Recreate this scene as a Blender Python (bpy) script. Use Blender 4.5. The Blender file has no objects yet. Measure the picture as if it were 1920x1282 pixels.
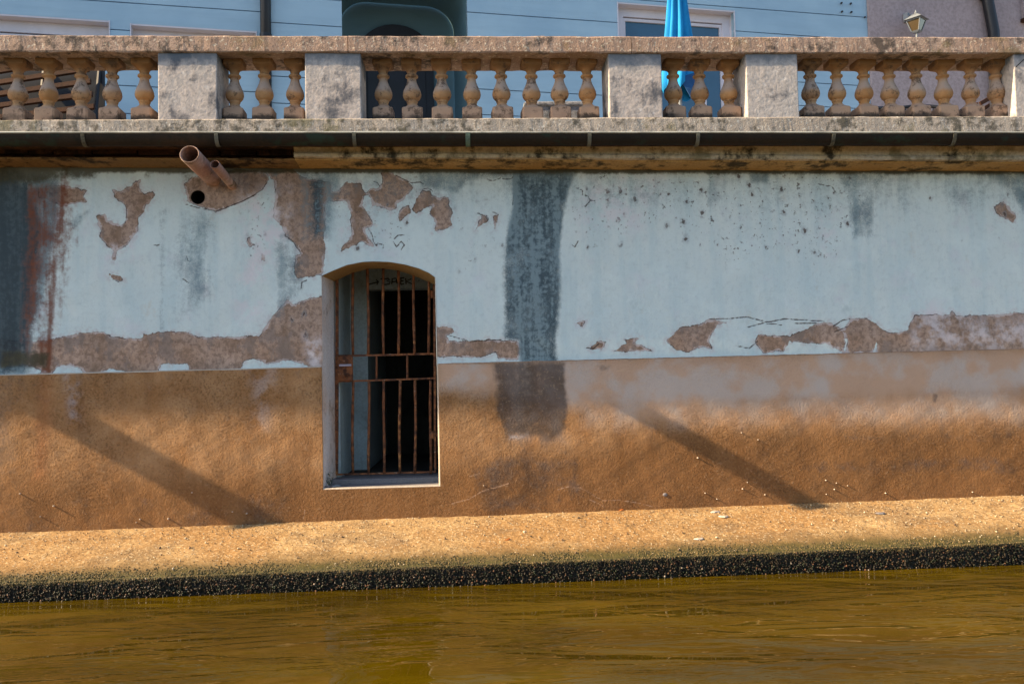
import bpy, bmesh, math, random
import numpy as np
from mathutils import Vector, Matrix, noise as mn

random.seed(7); rng = np.random.default_rng(7)
S = bpy.context.scene
COL = S.collection

# ------------------------------------------------------------------ camera
F_PX = 1650.0                    # focal length in pixels of the 1920 px wide photograph
EYE = Vector((0.0, -8.05, 1.53))
YAW, PITCH, ROLL = math.radians(3.0), math.radians(2.74), math.radians(1.27)
fw = Vector((math.sin(YAW)*math.cos(PITCH), math.cos(YAW)*math.cos(PITCH), math.sin(PITCH)))
r0 = Vector((math.cos(YAW), -math.sin(YAW), 0)); u0 = r0.cross(fw)
rt = r0*math.cos(ROLL) - u0*math.sin(ROLL); up = u0*math.cos(ROLL) + r0*math.sin(ROLL)
cam = bpy.data.cameras.new('camera'); co = bpy.data.objects.new('camera', cam); COL.objects.link(co)
cam.sensor_width = 36; cam.lens = 36*F_PX/1920; cam.clip_end = 2000; cam.clip_start = .05
M = Matrix((rt, up, -fw)).transposed().to_4x4(); M.translation = EYE
co.matrix_world = M
S.camera = co
S.render.resolution_x = 1024; S.render.resolution_y = 683

# ------------------------------------------------------------------ world, sun, exposure
SUN_TO = Vector((9.4, 1.12, -5.45)).normalized()      # direction the light travels
W = bpy.data.worlds.new('World'); S.world = W; W.use_nodes = True
wn = W.node_tree.nodes; wl = W.node_tree.links
sky = wn.new('ShaderNodeTexSky'); sky.sky_type = 'NISHITA'; sky.sun_disc = False
sky.sun_elevation = math.asin(-SUN_TO.z); sky.sun_rotation = math.atan2(-SUN_TO.x, -SUN_TO.y) % (2*math.pi)
bg = wn['Background']; bg.inputs['Strength'].default_value = 0.102
wl.new(sky.outputs[0], bg.inputs['Color'])
sl = bpy.data.lights.new('sun', 'SUN'); so = bpy.data.objects.new('sun', sl); COL.objects.link(so)
sl.energy = 5.0; sl.angle = math.radians(0.6); sl.color = (1.0, 0.76, 0.47)
so.rotation_euler = SUN_TO.to_track_quat('-Z', 'Y').to_euler(); so.location = (-30, -8, 20)
S.view_settings.view_transform = 'Standard'; S.view_settings.look = 'None'
S.view_settings.exposure = 1.42; S.view_settings.gamma = 1.0
S.render.engine = 'CYCLES'
S.cycles.max_bounces = 8; S.cycles.diffuse_bounces = 4

# ------------------------------------------------------------------ pixel <-> world helpers (tracing onto real planes)
def ray(px, py): return fw + rt*((px-960)/F_PX) + up*((641-py)/F_PX)
def pt(px, py, Y=0.0):
    d = ray(px, py); return EYE + d*((Y-EYE.y)/d.y)
def ptz(px, py, z=0.0):
    d = ray(px, py); return EYE + d*((z-EYE.z)/d.z)
def lev(a, b, Y):
    """height of a level line seen through two photo points on the plane y=Y"""
    A, B = pt(a[0], a[1], Y), pt(b[0], b[1], Y); k = (B.z-A.z)/(B.x-A.x)
    return lambda x: A.z + k*(x-A.x)
def X(px, Y=0.0, py=300): return pt(px, py, Y).x

# ------------------------------------------------------------------ object helpers
def link(name, me, mat=None, parent=None, smooth=False):
    o = bpy.data.objects.new(name, me); COL.objects.link(o)
    if mat: me.materials.append(mat)
    if parent: o.parent = parent
    if smooth: me.polygons.foreach_set('use_smooth', [True]*len(me.polygons))
    return o
def mesh(name, V, Fc, mat=None, parent=None, smooth=False):
    me = bpy.data.meshes.new(name); me.from_pydata([tuple(v) for v in V], [], Fc); me.update()
    return link(name, me, mat, parent, smooth)
def bobj(name, bm, mat=None, parent=None, smooth=False):
    bmesh.ops.recalc_face_normals(bm, faces=bm.faces)
    me = bpy.data.meshes.new(name); bm.to_mesh(me); bm.free()
    return link(name, me, mat, parent, smooth)
def thing(name, label, cat, loc=(0, 0, 0), rot=0, group=None):
    o = bpy.data.objects.new(name, None); COL.objects.link(o); o.location = loc; o.rotation_euler = (0, 0, rot)
    o['label'] = label; o['category'] = cat
    if group: o['group'] = group
    return o
def tag(o, label, cat, group=None):
    o['label'] = label; o['category'] = cat
    if group: o['group'] = group
    return o
def struct(o): o['kind'] = 'structure'; return o
def bbox(bm, a, b, bev=0.0, seg=2):
    """axis aligned box a..b, optional bevel"""
    a, b = Vector(a), Vector(b)
    c = (a+b)/2; s = b-a
    g = bmesh.ops.create_cube(bm, size=1, matrix=Matrix.Translation(c) @ Matrix.Diagonal((abs(s.x), abs(s.y), abs(s.z), 1)))
    if bev:
        es = list({e for v in g['verts'] for e in v.link_edges})
        bmesh.ops.bevel(bm, geom=es, offset=bev, segments=seg, profile=.6, affect='EDGES')
def tube(bm, pts, rad, n=10, cap=True):
    pts = [Vector(p) for p in pts]; rings = []
    R = rad if hasattr(rad, '__len__') else [rad]*len(pts)
    ref = None
    for i, p in enumerate(pts):
        t = (pts[min(i+1, len(pts)-1)]-pts[max(i-1, 0)]).normalized()
        if ref is None: ref = t.orthogonal().normalized()
        ref = (ref - t*ref.dot(t)).normalized(); b = t.cross(ref)
        rings.append([bm.verts.new(p + (ref*math.cos(k*2*math.pi/n)+b*math.sin(k*2*math.pi/n))*R[i]) for k in range(n)])
    for A, B in zip(rings, rings[1:]):
        for k in range(n): bm.faces.new((A[k], A[(k+1) % n], B[(k+1) % n], B[k]))
    if cap: bm.faces.new(rings[0][::-1]); bm.faces.new(rings[-1])
def smnoise(x, z, f, seed=0):
    return mn.noise(Vector((x*f+seed*7.13, z*f-seed*3.7, seed*1.91)))
def rough_bar(name, x0, x1, sec, mat, parent, dx=.04, amp=.003, f=5.0, seed=1):
    """long bar: sec(x) -> list of (y,z) points (closed outline); jittered so the arrises look worn"""
    n = max(2, int((x1-x0)/dx)); V = []; Fc = []
    k = len(sec(x0))
    for i in range(n+1):
        x = x0+(x1-x0)*i/n
        for j, (y, z) in enumerate(sec(x)):
            a = amp*(mn.noise(Vector((x*f, j*3.1+seed, 0)))+.5*mn.noise(Vector((x*f*4, j*5.3, seed))))
            b = amp*(mn.noise(Vector((x*f, j*2.7, seed+9)))+.5*mn.noise(Vector((x*f*4, j*1.3, seed+4))))
            V.append((x, y+a, z+b))
    for i in range(n):
        for j in range(k): Fc.append((i*k+j, i*k+(j+1) % k, (i+1)*k+(j+1) % k, (i+1)*k+j))
    Fc.append(tuple(range(k))[::-1]); Fc.append(tuple(n*k+j for j in range(k)))
    bm = bmesh.new(); vs = [bm.verts.new(v) for v in V]
    for f_ in Fc: bm.faces.new([vs[q] for q in f_])
    return bobj(name, bm, mat, parent)
def rect_sec(y0, y1, zb, zt, c=.008):
    """chamfered rectangle outline, y0 front (smaller) .. y1 back"""
    def s(x):
        b, t = zb(x), zt(x)
        return [(y0, b+c), (y0+c, b), (y1, b), (y1, t), (y0+c, t), (y0, t-c)]
    return s

# ------------------------------------------------------------------ node helper
class NT:
    def __init__(s, name):
        s.m = bpy.data.materials.new(name); s.m.use_nodes = True
        s.N = s.m.node_tree.nodes; s.L = s.m.node_tree.links
        s.b = s.N['Principled BSDF']
        s.g = s.N.new('ShaderNodeNewGeometry').outputs['Position']
    def put(s, sock, v):
        if isinstance(v, bpy.types.NodeSocket): s.L.new(v, sock)
        elif isinstance(v, (tuple, list)) and len(v) == 3 and sock.type == 'RGBA': sock.default_value = (*v, 1)
        else: sock.default_value = v
    def vec(s, sc=(1, 1, 1), off=(0, 0, 0), v=None):
        n = s.N.new('ShaderNodeMapping'); s.L.new(v or s.g, n.inputs[0]); n.inputs['Scale'].default_value = sc
        n.inputs['Location'].default_value = off; return n.outputs[0]
    def noise(s, sc, det=4, ro=.55, v=None, dist=0):
        n = s.N.new('ShaderNodeTexNoise'); s.L.new(v or s.g, n.inputs['Vector']); n.inputs['Scale'].default_value = sc
        n.inputs['Detail'].default_value = det; n.inputs['Roughness'].default_value = ro; n.inputs['Distortion'].default_value = dist
        return n.outputs[0]
    def voro(s, sc, v=None, feat='F1', out='Distance'):
        n = s.N.new('ShaderNodeTexVoronoi'); n.feature = feat; s.L.new(v or s.g, n.inputs['Vector']); n.inputs['Scale'].default_value = sc
        return n.outputs[out]
    def math(s, op, a, b=0.0, c=0.0):
        n = s.N.new('ShaderNodeMath'); n.operation = op
        s.put(n.inputs[0], a); s.put(n.inputs[1], b)
        if op in ('MULTIPLY_ADD',): s.put(n.inputs[2], c)
        return n.outputs[0]
    def rng(s, v, lo, hi, a=0.0, b=1.0, smooth=True):
        n = s.N.new('ShaderNodeMapRange'); n.interpolation_type = 'SMOOTHSTEP' if smooth else 'LINEAR'
        s.put(n.inputs[0], v); n.inputs[1].default_value = lo; n.inputs[2].default_value = hi
        n.inputs[3].default_value = a; n.inputs[4].default_value = b; return n.outputs[0]
    def mix(s, f, a, b, mode='MIX'):
        n = s.N.new('ShaderNodeMix'); n.data_type = 'RGBA'; n.blend_type = mode
        s.put(n.inputs[0], f); s.put(n.inputs[6], a); s.put(n.inputs[7], b); return n.outputs[2]
    def attr(s, name):
        n = s.N.new('ShaderNodeAttribute'); n.attribute_name = name; return n.outputs['Fac']
    def xyz(s, v=None):
        n = s.N.new('ShaderNodeSeparateXYZ'); s.L.new(v or s.g, n.inputs[0]); return n.outputs
    def bump(s, h, dist=1.0, strength=1.0, nrm=None):
        n = s.N.new('ShaderNodeBump'); n.inputs['Distance'].default_value = dist; n.inputs['Strength'].default_value = strength
        s.L.new(h, n.inputs['Height'])
        if nrm: s.L.new(nrm, n.inputs['Normal'])
        return n.outputs[0]
    def out(s, col, rough=.9, nrm=None, **kw):
        s.put(s.b.inputs['Base Color'], col); s.put(s.b.inputs['Roughness'], rough)
        if nrm: s.L.new(nrm, s.b.inputs['Normal'])
        for k, v in kw.items(): s.put(s.b.inputs[k.replace('_', ' ')], v)
        return s.m

def M_add(T, *xs):
    r = xs[0]
    for x in xs[1:]: r = T.math('ADD', r, x)
    return r
def cen(T, n, k): return T.math('MULTIPLY', T.math('SUBTRACT', n, .5), k)

# --- peeling painted plaster
def mat_wall():
    T = NT('peeling_paint')
    strv = T.vec((7, 7, .55)); strf = T.vec((19, 19, 1.3))
    n1 = T.noise(.9, 4); n2 = T.noise(3.5, 6, .6); n3 = T.noise(22, 6, .65); n4 = T.noise(90, 4, .6)
    st = T.noise(1, 5, .6, strv); stf = T.noise(1, 4, .6, strf)
    paint = T.mix(T.rng(n1, .3, .7), (.57, .67, .68), (.64, .71, .695))
    paint = T.mix(T.rng(st, .42, .7, 0, .55), paint, (.47, .60, .63))
    paint = T.mix(T.rng(n2, .53, .72, 0, .6), paint, (.60, .62, .66))
    paint = T.mix(T.rng(T.noise(4.6, 7, .7, T.vec((1, 1, 1), (9, 0, 4))), .56, .72, 0, .5), paint, (.42, .52, .53))
    paint = T.mix(T.rng(T.noise(3.1, 7, .7, T.vec((1, 1, .7), (2, 0, 7))), .60, .72, 0, .55), paint, (.55, .53, .46))
    paint = T.mix(T.rng(n3, .48, .68, .0, .35), paint, (.45, .53, .54))
    paint = T.mix(T.rng(n4, .60, .70, .0, .3), paint, (.34, .38, .38))
    paint = T.mix(T.rng(T.noise(2.2, 6, .7, T.vec((1, 1, 1), (3, 0, 1))), .50, .66, 0, .6), paint, (.66, .75, .74))
    plaster = T.mix(T.rng(n2, .3, .7), (.34, .225, .16), (.48, .35, .28))
    plaster = T.mix(T.rng(n3, .42, .62, 0, .6), plaster, (.155, .105, .08))
    plaster = T.mix(T.rng(n4, .55, .68, 0, .5), plaster, (.09, .06, .05))
    plaster = T.mix(T.rng(T.noise(7, 6, .7), .60, .78, 0, .5), plaster, (.42, .36, .35))
    plaster = T.mix(T.rng(T.noise(2.2, 5, .6, T.vec((2, 2, .6))), .5, .66, 0, .6), plaster, (.20, .125, .08))
    sd = M_add(T, T.attr('peel'), cen(T, T.noise(11, 9, .6), .055), cen(T, n3, .022))
    pk = T.rng(sd, -.0012, .0012)
    und = T.math('MULTIPLY', T.rng(M_add(T, sd, cen(T, T.noise(8, 7, .7), .10)), .012, .016, 1, 0), T.rng(T.noise(3.3, 4), .42, .52))
    plaster = T.mix(T.math('MULTIPLY', und, .85), plaster, (.54, .47, .46))
    sgr = T.rng(T.noise(2.6, 7, .7, T.vec((1.6, 1, 1), (4, 0, 9))), .53, .60)
    plaster = T.mix(T.math('MULTIPLY', sgr, .55), plaster, (.21, .175, .16))
    col = T.mix(pk, paint, plaster)
    # thin crust of lime / pink where paint is nearly gone
    halo = T.math('MULTIPLY', T.math('MULTIPLY', T.rng(sd, -.06, -.002), T.rng(T.noise(16, 6, .7), .45, .58)), T.math('SUBTRACT', 1.0, pk))
    col = T.mix(T.math('MULTIPLY', halo, .55), col, (.50, .44, .45))
    # pits
    pitn = T.math('MAXIMUM', T.rng(T.noise(17, 5, .75), .60, .635), T.rng(T.noise(34, 3, .6), .64, .68))
    dv = T.N.new('ShaderNodeVectorMath'); dv.operation = 'ADD'; T.L.new(T.g, dv.inputs[0])
    nv = T.N.new('ShaderNodeTexNoise'); nv.inputs['Scale'].default_value = 25; nv.inputs['Detail'].default_value = 4; T.L.new(T.g, nv.inputs['Vector'])
    sv = T.N.new('ShaderNodeVectorMath'); sv.operation = 'SCALE'; sv.inputs['Scale'].default_value = .05; T.L.new(nv.outputs['Color'], sv.inputs[0]); T.L.new(sv.outputs[0], dv.inputs[1])
    cx = T.N.new('ShaderNodeCombineXYZ'); sx = T.xyz(dv.outputs[0]); T.L.new(sx[0], cx.inputs[0]); T.L.new(T.math('MULTIPLY', sx[2], .75), cx.inputs[1])
    def v2(o):
        n = T.N.new('ShaderNodeTexVoronoi'); n.voronoi_dimensions = '2D'; n.inputs['Scale'].default_value = 6.5; T.L.new(cx.outputs[0], n.inputs['Vector']); return n.outputs[o]
    vd, vc = v2('Distance'), T.xyz(v2('Color'))
    pick = T.math('MULTIPLY', T.rng(vc[0], .42, .46), T.rng(M_add(T, T.attr('pit'), cen(T, vc[1], .5)), .25, .45))
    rad = T.rng(vc[2], 0, 1, .035, .13)
    blot = T.math('MULTIPLY', T.rng(T.math('DIVIDE', vd, rad), .55, 1.0, 1, 0), pick)
    hal = T.math('MULTIPLY', T.rng(T.math('DIVIDE', vd, rad), .8, 2.6, 1, 0), pick)
    col = T.mix(T.math('MULTIPLY', hal, T.rng(n3, .4, .6, .1, .6)), col, (.24, .26, .28))
    col = T.mix(T.math('MULTIPLY', blot, .85), col, (.085, .052, .042))
    pit = T.math('MULTIPLY', pitn, T.rng(M_add(T, T.attr('pit'), cen(T, T.noise(2.2, 3), 1.2)), .22, .6))
    col = T.mix(T.math('MULTIPLY', pit, .85), col, (.12, .095, .09))
    # pale
    pl = T.math('MULTIPLY', T.attr('pale'), T.rng(T.noise(6, 7, .65), .42, .62))
    col = T.mix(pl, col, (.68, .63, .66))
    # cracks
    cr = T.rng(M_add(T, T.attr('crack'), cen(T, T.noise(30, 6, .6), .018)), .0035, .0075, 1, 0)
    col = T.mix(T.math('MULTIPLY', cr, .85), col, (.06, .045, .04))
    edge = T.math('MULTIPLY', T.rng(sd, -.005, -.001), T.rng(sd, .002, .009, 1, 0))  # shadow of the paint's thickness along peel edges, put into the colour
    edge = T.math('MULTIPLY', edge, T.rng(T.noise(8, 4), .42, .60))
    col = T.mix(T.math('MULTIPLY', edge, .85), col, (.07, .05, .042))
    # stains
    dk = T.attr('dark')
    dn = M_add(T, dk, cen(T, st, 1.0), cen(T, stf, .35), cen(T, n3, .9), cen(T, n2, 1.2), cen(T, n4, .6))
    dn = T.math('MULTIPLY', T.rng(dn, .15, 1.0), T.rng(dk, .02, .3))
    col = T.mix(T.math('MULTIPLY', dn, .96), col, T.mix(T.rng(dk, 1.0, 1.3, .0, .8), T.mix(T.rng(M_add(T, n3, cen(T, stf, .5), cen(T, st, 1.0)), .36, .62), (.04, .07, .09), (.18, .25, .28)), (.020, .034, .044)))
    rs = T.attr('rust'); rn = T.math('MULTIPLY', T.rng(M_add(T, rs, cen(T, stf, 1.0), cen(T, n3, 1.1), cen(T, n2, 1.4), cen(T, st, .6)), .25, 1.05), T.rng(rs, .02, .25))
    col = T.mix(T.math('MULTIPLY', rn, .9), col, T.mix(n3, (.075, .024, .012), (.24, .075, .035)))
    gr = T.attr('green'); gn = T.math('MULTIPLY', T.rng(M_add(T, gr, cen(T, n2, 1.0), cen(T, n3, .8), cen(T, st, .4)), .25, .85), T.rng(gr, .02, .3))
    col = T.mix(T.math('MULTIPLY', gn, .9), col, T.mix(n3, (.022, .022, .014), (.095, .085, .05)))
    h = M_add(T, T.math('MULTIPLY', pk, -.006), cen(T, n3, .005), cen(T, n4, .0012), T.math('MULTIPLY', pit, -.003),
              T.math('MULTIPLY', cr, -.003), cen(T, T.noise(5, 4), .010), T.math('MULTIPLY', T.math('MULTIPLY', pk, cen(T, n4, .004)), 1.0))
    return T.out(col, .93, T.bump(h, 1.0, .8), Specular_IOR_Level=.25)

# --- rough ochre render of the plinth
def mat_plinth():
    T = NT('ochre_render')
    n1 = T.noise(.8, 4); n2 = T.noise(3, 6, .6); n3 = T.noise(18, 6, .65); n4 = T.noise(85, 5, .6)
    st = T.noise(1, 5, .6, T.vec((6, 6, .7)))
    base = T.mix(T.rng(n2, .3, .7), (.31, .155, .062), (.44, .255, .125))
    base = T.mix(T.rng(st, .45, .7, 0, .45), base, (.185, .095, .045))
    base = T.mix(T.rng(n3, .5, .75, 0, .35), base, (.36, .24, .15))
    base = T.mix(T.rng(M_add(T, T.attr('deep'), cen(T, n2, .6), cen(T, st, .4)), .1, 1.0), base, (.19, .088, .03))
    fd = T.rng(M_add(T, T.attr('fade_shade'), cen(T, n2, .5), cen(T, st, .35)), .1, .95)
    col = T.mix(fd, base, T.mix(T.rng(T.noise(2.5, 5), .42, .6), (.50, .335, .235), (.49, .41, .36)))
    pl = T.math('MULTIPLY', T.attr('pale'), T.rng(T.noise(6, 7, .65), .4, .62))
    col = T.mix(pl, col, (.45, .43, .46))
    dk = T.attr('dark')
    dn = T.math('MULTIPLY', T.rng(M_add(T, dk, cen(T, st, .6), cen(T, n3, .9), cen(T, n2, .9)), .2, 1.0), T.rng(dk, .02, .3))
    col = T.mix(T.math('MULTIPLY', dn, .85), col, T.mix(T.rng(n2, .4, .6), (.055, .04, .032), (.10, .085, .082)))
    rs = T.attr('rust'); rn = T.rng(M_add(T, rs, cen(T, n3, .4)), .2, 1.0)
    col = T.mix(T.math('MULTIPLY', T.math('MULTIPLY', rn, T.rng(rs, .02, .3)), .7), col, (.34, .13, .045))
    cr = T.rng(M_add(T, T.attr('crack'), cen(T, T.noise(30, 6, .6), .016)), .003, .0065, 1, 0)
    col = T.mix(T.math('MULTIPLY', cr, .8), col, (.42, .27, .18))
    lump = T.noise(52, 5, .7)
    pw = T.rng(T.noise(1.6, 3), .38, .62, .45, 1)
    h = M_add(T, cen(T, n3, .012), T.math('MULTIPLY', cen(T, lump, .042), pw), cen(T, T.noise(4, 4), .013))
    col = T.mix(T.math('MULTIPLY', T.rng(lump, .50, .38, 0, .5), T.math('MULTIPLY', pw, T.rng(T.attr('fade_shade'), .1, .7, 1, .12))), col, (.09, .045, .02))
    col = T.mix(T.math('MULTIPLY', T.rng(lump, .56, .68, 0, .4), pw), col, (.50, .35, .22))
    rg = T.attr('fade_shade')
    hs = T.math('MULTIPLY', h, T.rng(rg, 0, 1, 1, .25))
    return T.out(col, .95, T.bump(hs, 1.0, .8), Specular_IOR_Level=.2)

def mat_stone(name, a, b, dirt, sc=14, dirtamt=.8, moss=None, bump=.004, blotch=.52, spk=.0, top=None):
    T = NT(name)
    n1 = T.noise(1.7, 5, .6); n2 = T.noise(sc, 7, .7); n3 = T.noise(sc*6, 4, .6)
    col = T.mix(T.rng(n1, .35, .65), a, b)
    col = T.mix(T.rng(n3, .35, .7, 0, .45), col, tuple(x*.45 for x in a))
    if spk: col = T.mix(T.rng(T.noise(sc*3.2, 3, .5), .6, .68, 0, spk), col, tuple(min(.75, x*1.9) for x in b))
    d = T.rng(M_add(T, n2, cen(T, n1, .8), cen(T, T.noise(1, 4, .6, T.vec((9, 9, 1.4))), .35)), blotch, blotch+.22)
    col = T.mix(T.math('MULTIPLY', d, dirtamt), col, dirt)
    if moss: col = T.mix(T.rng(M_add(T, T.noise(5, 6, .65), cen(T, T.noise(1.1, 2), .7)), .55, .7, 0, .6), col, moss)
    if top: col = T.mix(T.rng(M_add(T, T.xyz()[2], cen(T, T.noise(3.3, 6, .7), .32)), top-.16, top-.02, 0, .8), col, (.085, .115, .15))  # bluish dark top: shadow under the cap rail put into the colour
    h = M_add(T, cen(T, n2, bump), cen(T, n3, bump*.5))
    return T.out(col, .92, T.bump(h, 1.0, .7), Specular_IOR_Level=.25)

def mat_baluster():
    T = NT('baluster_sandstone')
    n1 = T.noise(6, 5, .6); n2 = T.noise(30, 6, .65); n3 = T.noise(130, 3)
    col = T.mix(T.rng(n1, .3, .7), (.40, .20, .075), (.48, .28, .13))
    col = T.mix(T.rng(n2, .5, .75, 0, .5), col, (.25, .14, .075))
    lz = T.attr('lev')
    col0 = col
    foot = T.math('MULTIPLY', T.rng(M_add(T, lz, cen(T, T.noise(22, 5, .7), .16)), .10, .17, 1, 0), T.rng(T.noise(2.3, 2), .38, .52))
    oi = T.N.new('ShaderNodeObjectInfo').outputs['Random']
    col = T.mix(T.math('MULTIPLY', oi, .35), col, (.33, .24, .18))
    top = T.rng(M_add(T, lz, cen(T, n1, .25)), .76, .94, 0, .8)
    col = T.mix(top, col, (.15, .075, .028))  # darker capitals: grime plus shade under the cap, put into the colour
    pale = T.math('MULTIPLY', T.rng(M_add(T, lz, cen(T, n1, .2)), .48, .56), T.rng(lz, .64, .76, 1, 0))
    col = T.mix(T.math('MULTIPLY', pale, .65), col, (.42, .36, .33))  # highlight on the upper belly put into the colour
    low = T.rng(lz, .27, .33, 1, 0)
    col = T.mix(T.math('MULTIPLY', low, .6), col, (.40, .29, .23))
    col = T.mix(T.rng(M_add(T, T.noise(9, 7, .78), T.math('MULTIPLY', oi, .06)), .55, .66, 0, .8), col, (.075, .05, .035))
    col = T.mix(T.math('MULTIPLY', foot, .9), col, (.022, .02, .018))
    return T.out(col, .88, T.bump(M_add(T, cen(T, n2, .002), cen(T, n3, .001)), 1, .6), Specular_IOR_Level=.3)

def mat_simple(name, c, rough=.6, var=.25, sc=8, metal=0.0, bump=0.0, c2=None, spec=.4):
    T = NT(name); n = T.noise(sc, 6, .6)
    c2 = c2 or tuple(x*(1-var) for x in c)
    col = T.mix(T.rng(n, .35, .65), c, c2)
    nr = T.bump(T.noise(sc*5, 4), 1.0 if bump else 1, .5) if False else None
    if bump: nr = T.bump(cen(T, T.noise(sc*4, 5), bump), 1, .7)
    return T.out(col, rough, nr, Metallic=metal, Specular_IOR_Level=spec)

def mat_rust(name='rusted_iron', dark=(.045, .016, .008), mid=(.25, .085, .028), hot=(.55, .25, .075), sc=16):
    T = NT(name); n = T.noise(sc, 7, .7); n2 = T.noise(3.2, 4)
    col = T.mix(T.rng(n, .35, .6), dark, mid)
    col = T.mix(T.rng(M_add(T, n, cen(T, n2, .6)), .55, .8), col, hot)
    col = T.mix(T.rng(T.noise(40, 2), .68, .72, 0, .5), col, (.5, .40, .30))
    return T.out(col, .8, T.bump(cen(T, T.noise(60, 5), .003), 1, .7))

def mat_ledge():
    T = NT('sandy_concrete')
    ed = T.attr('edge')                     # metres from the water edge
    n1 = T.noise(1.1, 4); n2 = T.noise(5, 6, .65); n3 = T.noise(36, 5, .75); n4 = T.noise(90, 3)
    col = T.mix(T.rng(n2, .3, .7), (.34, .205, .082), (.46, .305, .14))
    col = T.mix(T.rng(n1, .45, .6, 0, .75), col, (.32, .17, .055))
    col = T.mix(T.math('MULTIPLY', T.rng(T.noise(1.5, 6, .65, T.vec((1, 1.6, 1), (2, 3, 0))), .52, .62), .55), col, (.17, .11, .055))
    col = T.mix(T.rng(n3, .50, .62, 0, .65), col, (.17, .10, .045))
    col = T.mix(T.rng(n3, .46, .36, 0, .6), col, (.66, .52, .32))
    col = T.mix(T.rng(n2, .56, .7, 0, .5), col, (.25, .16, .08))
    jx = T.math('ABSOLUTE', T.math('SUBTRACT', T.math('FRACT', T.math('MULTIPLY_ADD', T.math('ADD', T.xyz()[0], cen(T, T.noise(3.5, 6, .7), .35)), .31, .07)), .5))
    jl = T.math('MULTIPLY', T.rng(jx, .0008, .0024, 1, 0), T.rng(T.noise(1.9, 3), .42, .5))
    col = T.mix(T.math('MULTIPLY', jl, .75), col, (.06, .04, .02))
    vs = T.vec((1, 1, 1))
    pb = T.voro(48, vs); pc = T.voro(48, vs, 'F1', 'Color')
    sel = T.rng(T.xyz(pc)[0], .86, .9)
    light = T.math('MULTIPLY', T.rng(pb, .30, .42, 1, 0), sel)
    col = T.mix(T.math('MULTIPLY', light, .7), col, (.62, .54, .38))
    sel2 = T.rng(T.xyz(pc)[1], .88, .91); col = T.mix(T.math('MULTIPLY', T.math('MULTIPLY', T.rng(pb, .2, .34, 1, 0), sel2), .8), col, (.07, .045, .03))
    col = T.mix(T.rng(T.noise(7, 6, .75), .66, .70, 0, .6), col, (.60, .52, .40))
    wet = T.rng(M_add(T, ed, cen(T, n2, .25), cen(T, n1, .2)), .10, .46, 1, 0)
    col = T.mix(T.math('MULTIPLY', wet, .8), col, (.135, .085, .03))
    ms = T.rng(M_add(T, ed, cen(T, n2, .22), cen(T, n3, .14)), .05, .24, 1, 0)
    col = T.mix(T.math('MULTIPLY', ms, .9), col, T.mix(n3, (.03, .032, .008), (.10, .085, .02)))
    dkk = T.rng(ed, -.02, .03, 1, 0)
    col = T.mix(dkk, col, (.012, .012, .009))
    h = M_add(T, cen(T, n3, -.022), cen(T, n4, .005), cen(T, n2, .03), T.math('MULTIPLY', light, .003))
    return T.out(col, T.rng(ms, 0, 1, .9, .6), T.bump(h, 1.0, .75), Specular_IOR_Level=.3)

def mat_water():
    T = NT('murky_water')
    v1 = T.vec((.7, 2.0, 1)); v2 = T.vec((2.2, 6.5, 1), (3, 1, 0)); v3 = T.vec((7, 20, 1))
    w1 = T.noise(.9, 3, .5, v1, .6); w2 = T.noise(1.0, 2, .5, v2, 1.0); w3 = T.noise(1.6, 2, .5, v3, .4)
    patch = T.rng(T.noise(.35, 2, .5), .42, .62)
    sp = T.rng(T.noise(.55, 3, .6, T.vec((1, 2.2, 1), (5, 2, 0))), .52, .66)
    h = M_add(T, cen(T, w1, .15), T.math('MULTIPLY', cen(T, w2, .045), T.rng(patch, 0, 1, .12, 1)), T.math('MULTIPLY', cen(T, w3, .016), sp))
    n = T.noise(.6, 4, .6, T.vec((.6, 1.6, 1)))
    col = T.mix(T.rng(n, .3, .7), (.038, .024, .0006), (.074, .048, .001))
    return T.out(col, .03, T.bump(h, 1.0, .6), IOR=1.33, Specular_IOR_Level=.5)

def mat_siding(name, a, b):
    T = NT(name)
    n = T.noise(1.2, 4); st = T.noise(1, 5, .6, T.vec((1.2, 1.2, 14)))
    col = T.mix(T.rng(n, .3, .7), a, b)
    col = T.mix(T.rng(st, .4, .7, 0, .22), col, tuple(x*.75 for x in a))
    col = T.mix(T.rng(T.noise(5, 6, .7), .6, .8, 0, .3), col, tuple(x*.7 for x in b))
    return T.out(col, .6, T.bump(cen(T, st, .002), 1, .5))

def mat_glass(name, c):
    T = NT(name); n = T.noise(2.0, 3)
    return T.out(T.mix(n, c, tuple(x*.6 for x in c)), .06, T.bump(cen(T, T.noise(1.5, 2), .004), 1, .4), Specular_IOR_Level=.7)

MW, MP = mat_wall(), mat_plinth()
M_cap = mat_stone('cap_stone', (.37, .25, .185), (.50, .365, .29), (.07, .058, .05), 13, .9, (.17, .13, .06), .012, .47, .6)
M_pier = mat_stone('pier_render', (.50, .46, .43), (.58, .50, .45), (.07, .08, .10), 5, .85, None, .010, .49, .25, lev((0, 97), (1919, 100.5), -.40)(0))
M_base = mat_stone('base_stone', (.38, .33, .28), (.48, .42, .36), (.075, .07, .055), 15, .9, (.13, .12, .05), .010, .48, .5)
M_cornice = mat_stone('stained_cornice', (.46, .40, .31), (.54, .44, .28), (.016, .015, .010), 7, .95, (.09, .08, .03), .009, .50)
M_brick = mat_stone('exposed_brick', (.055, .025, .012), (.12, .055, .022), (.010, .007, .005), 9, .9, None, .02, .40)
M_trim = mat_stone('arch_render', (.33, .22, .095), (.38, .27, .13), (.10, .06, .025), 10, .75, None, .006, .6)
M_brick2 = mat_stone('stained_lip', (.20, .125, .05), (.27, .17, .075), (.02, .014, .008), 8, .95, None, .008, .46)
M_bead = mat_stone('bead_ochre', (.40, .25, .09), (.48, .33, .14), (.03, .024, .012), 7, .95, None, .008, .47)
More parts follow.
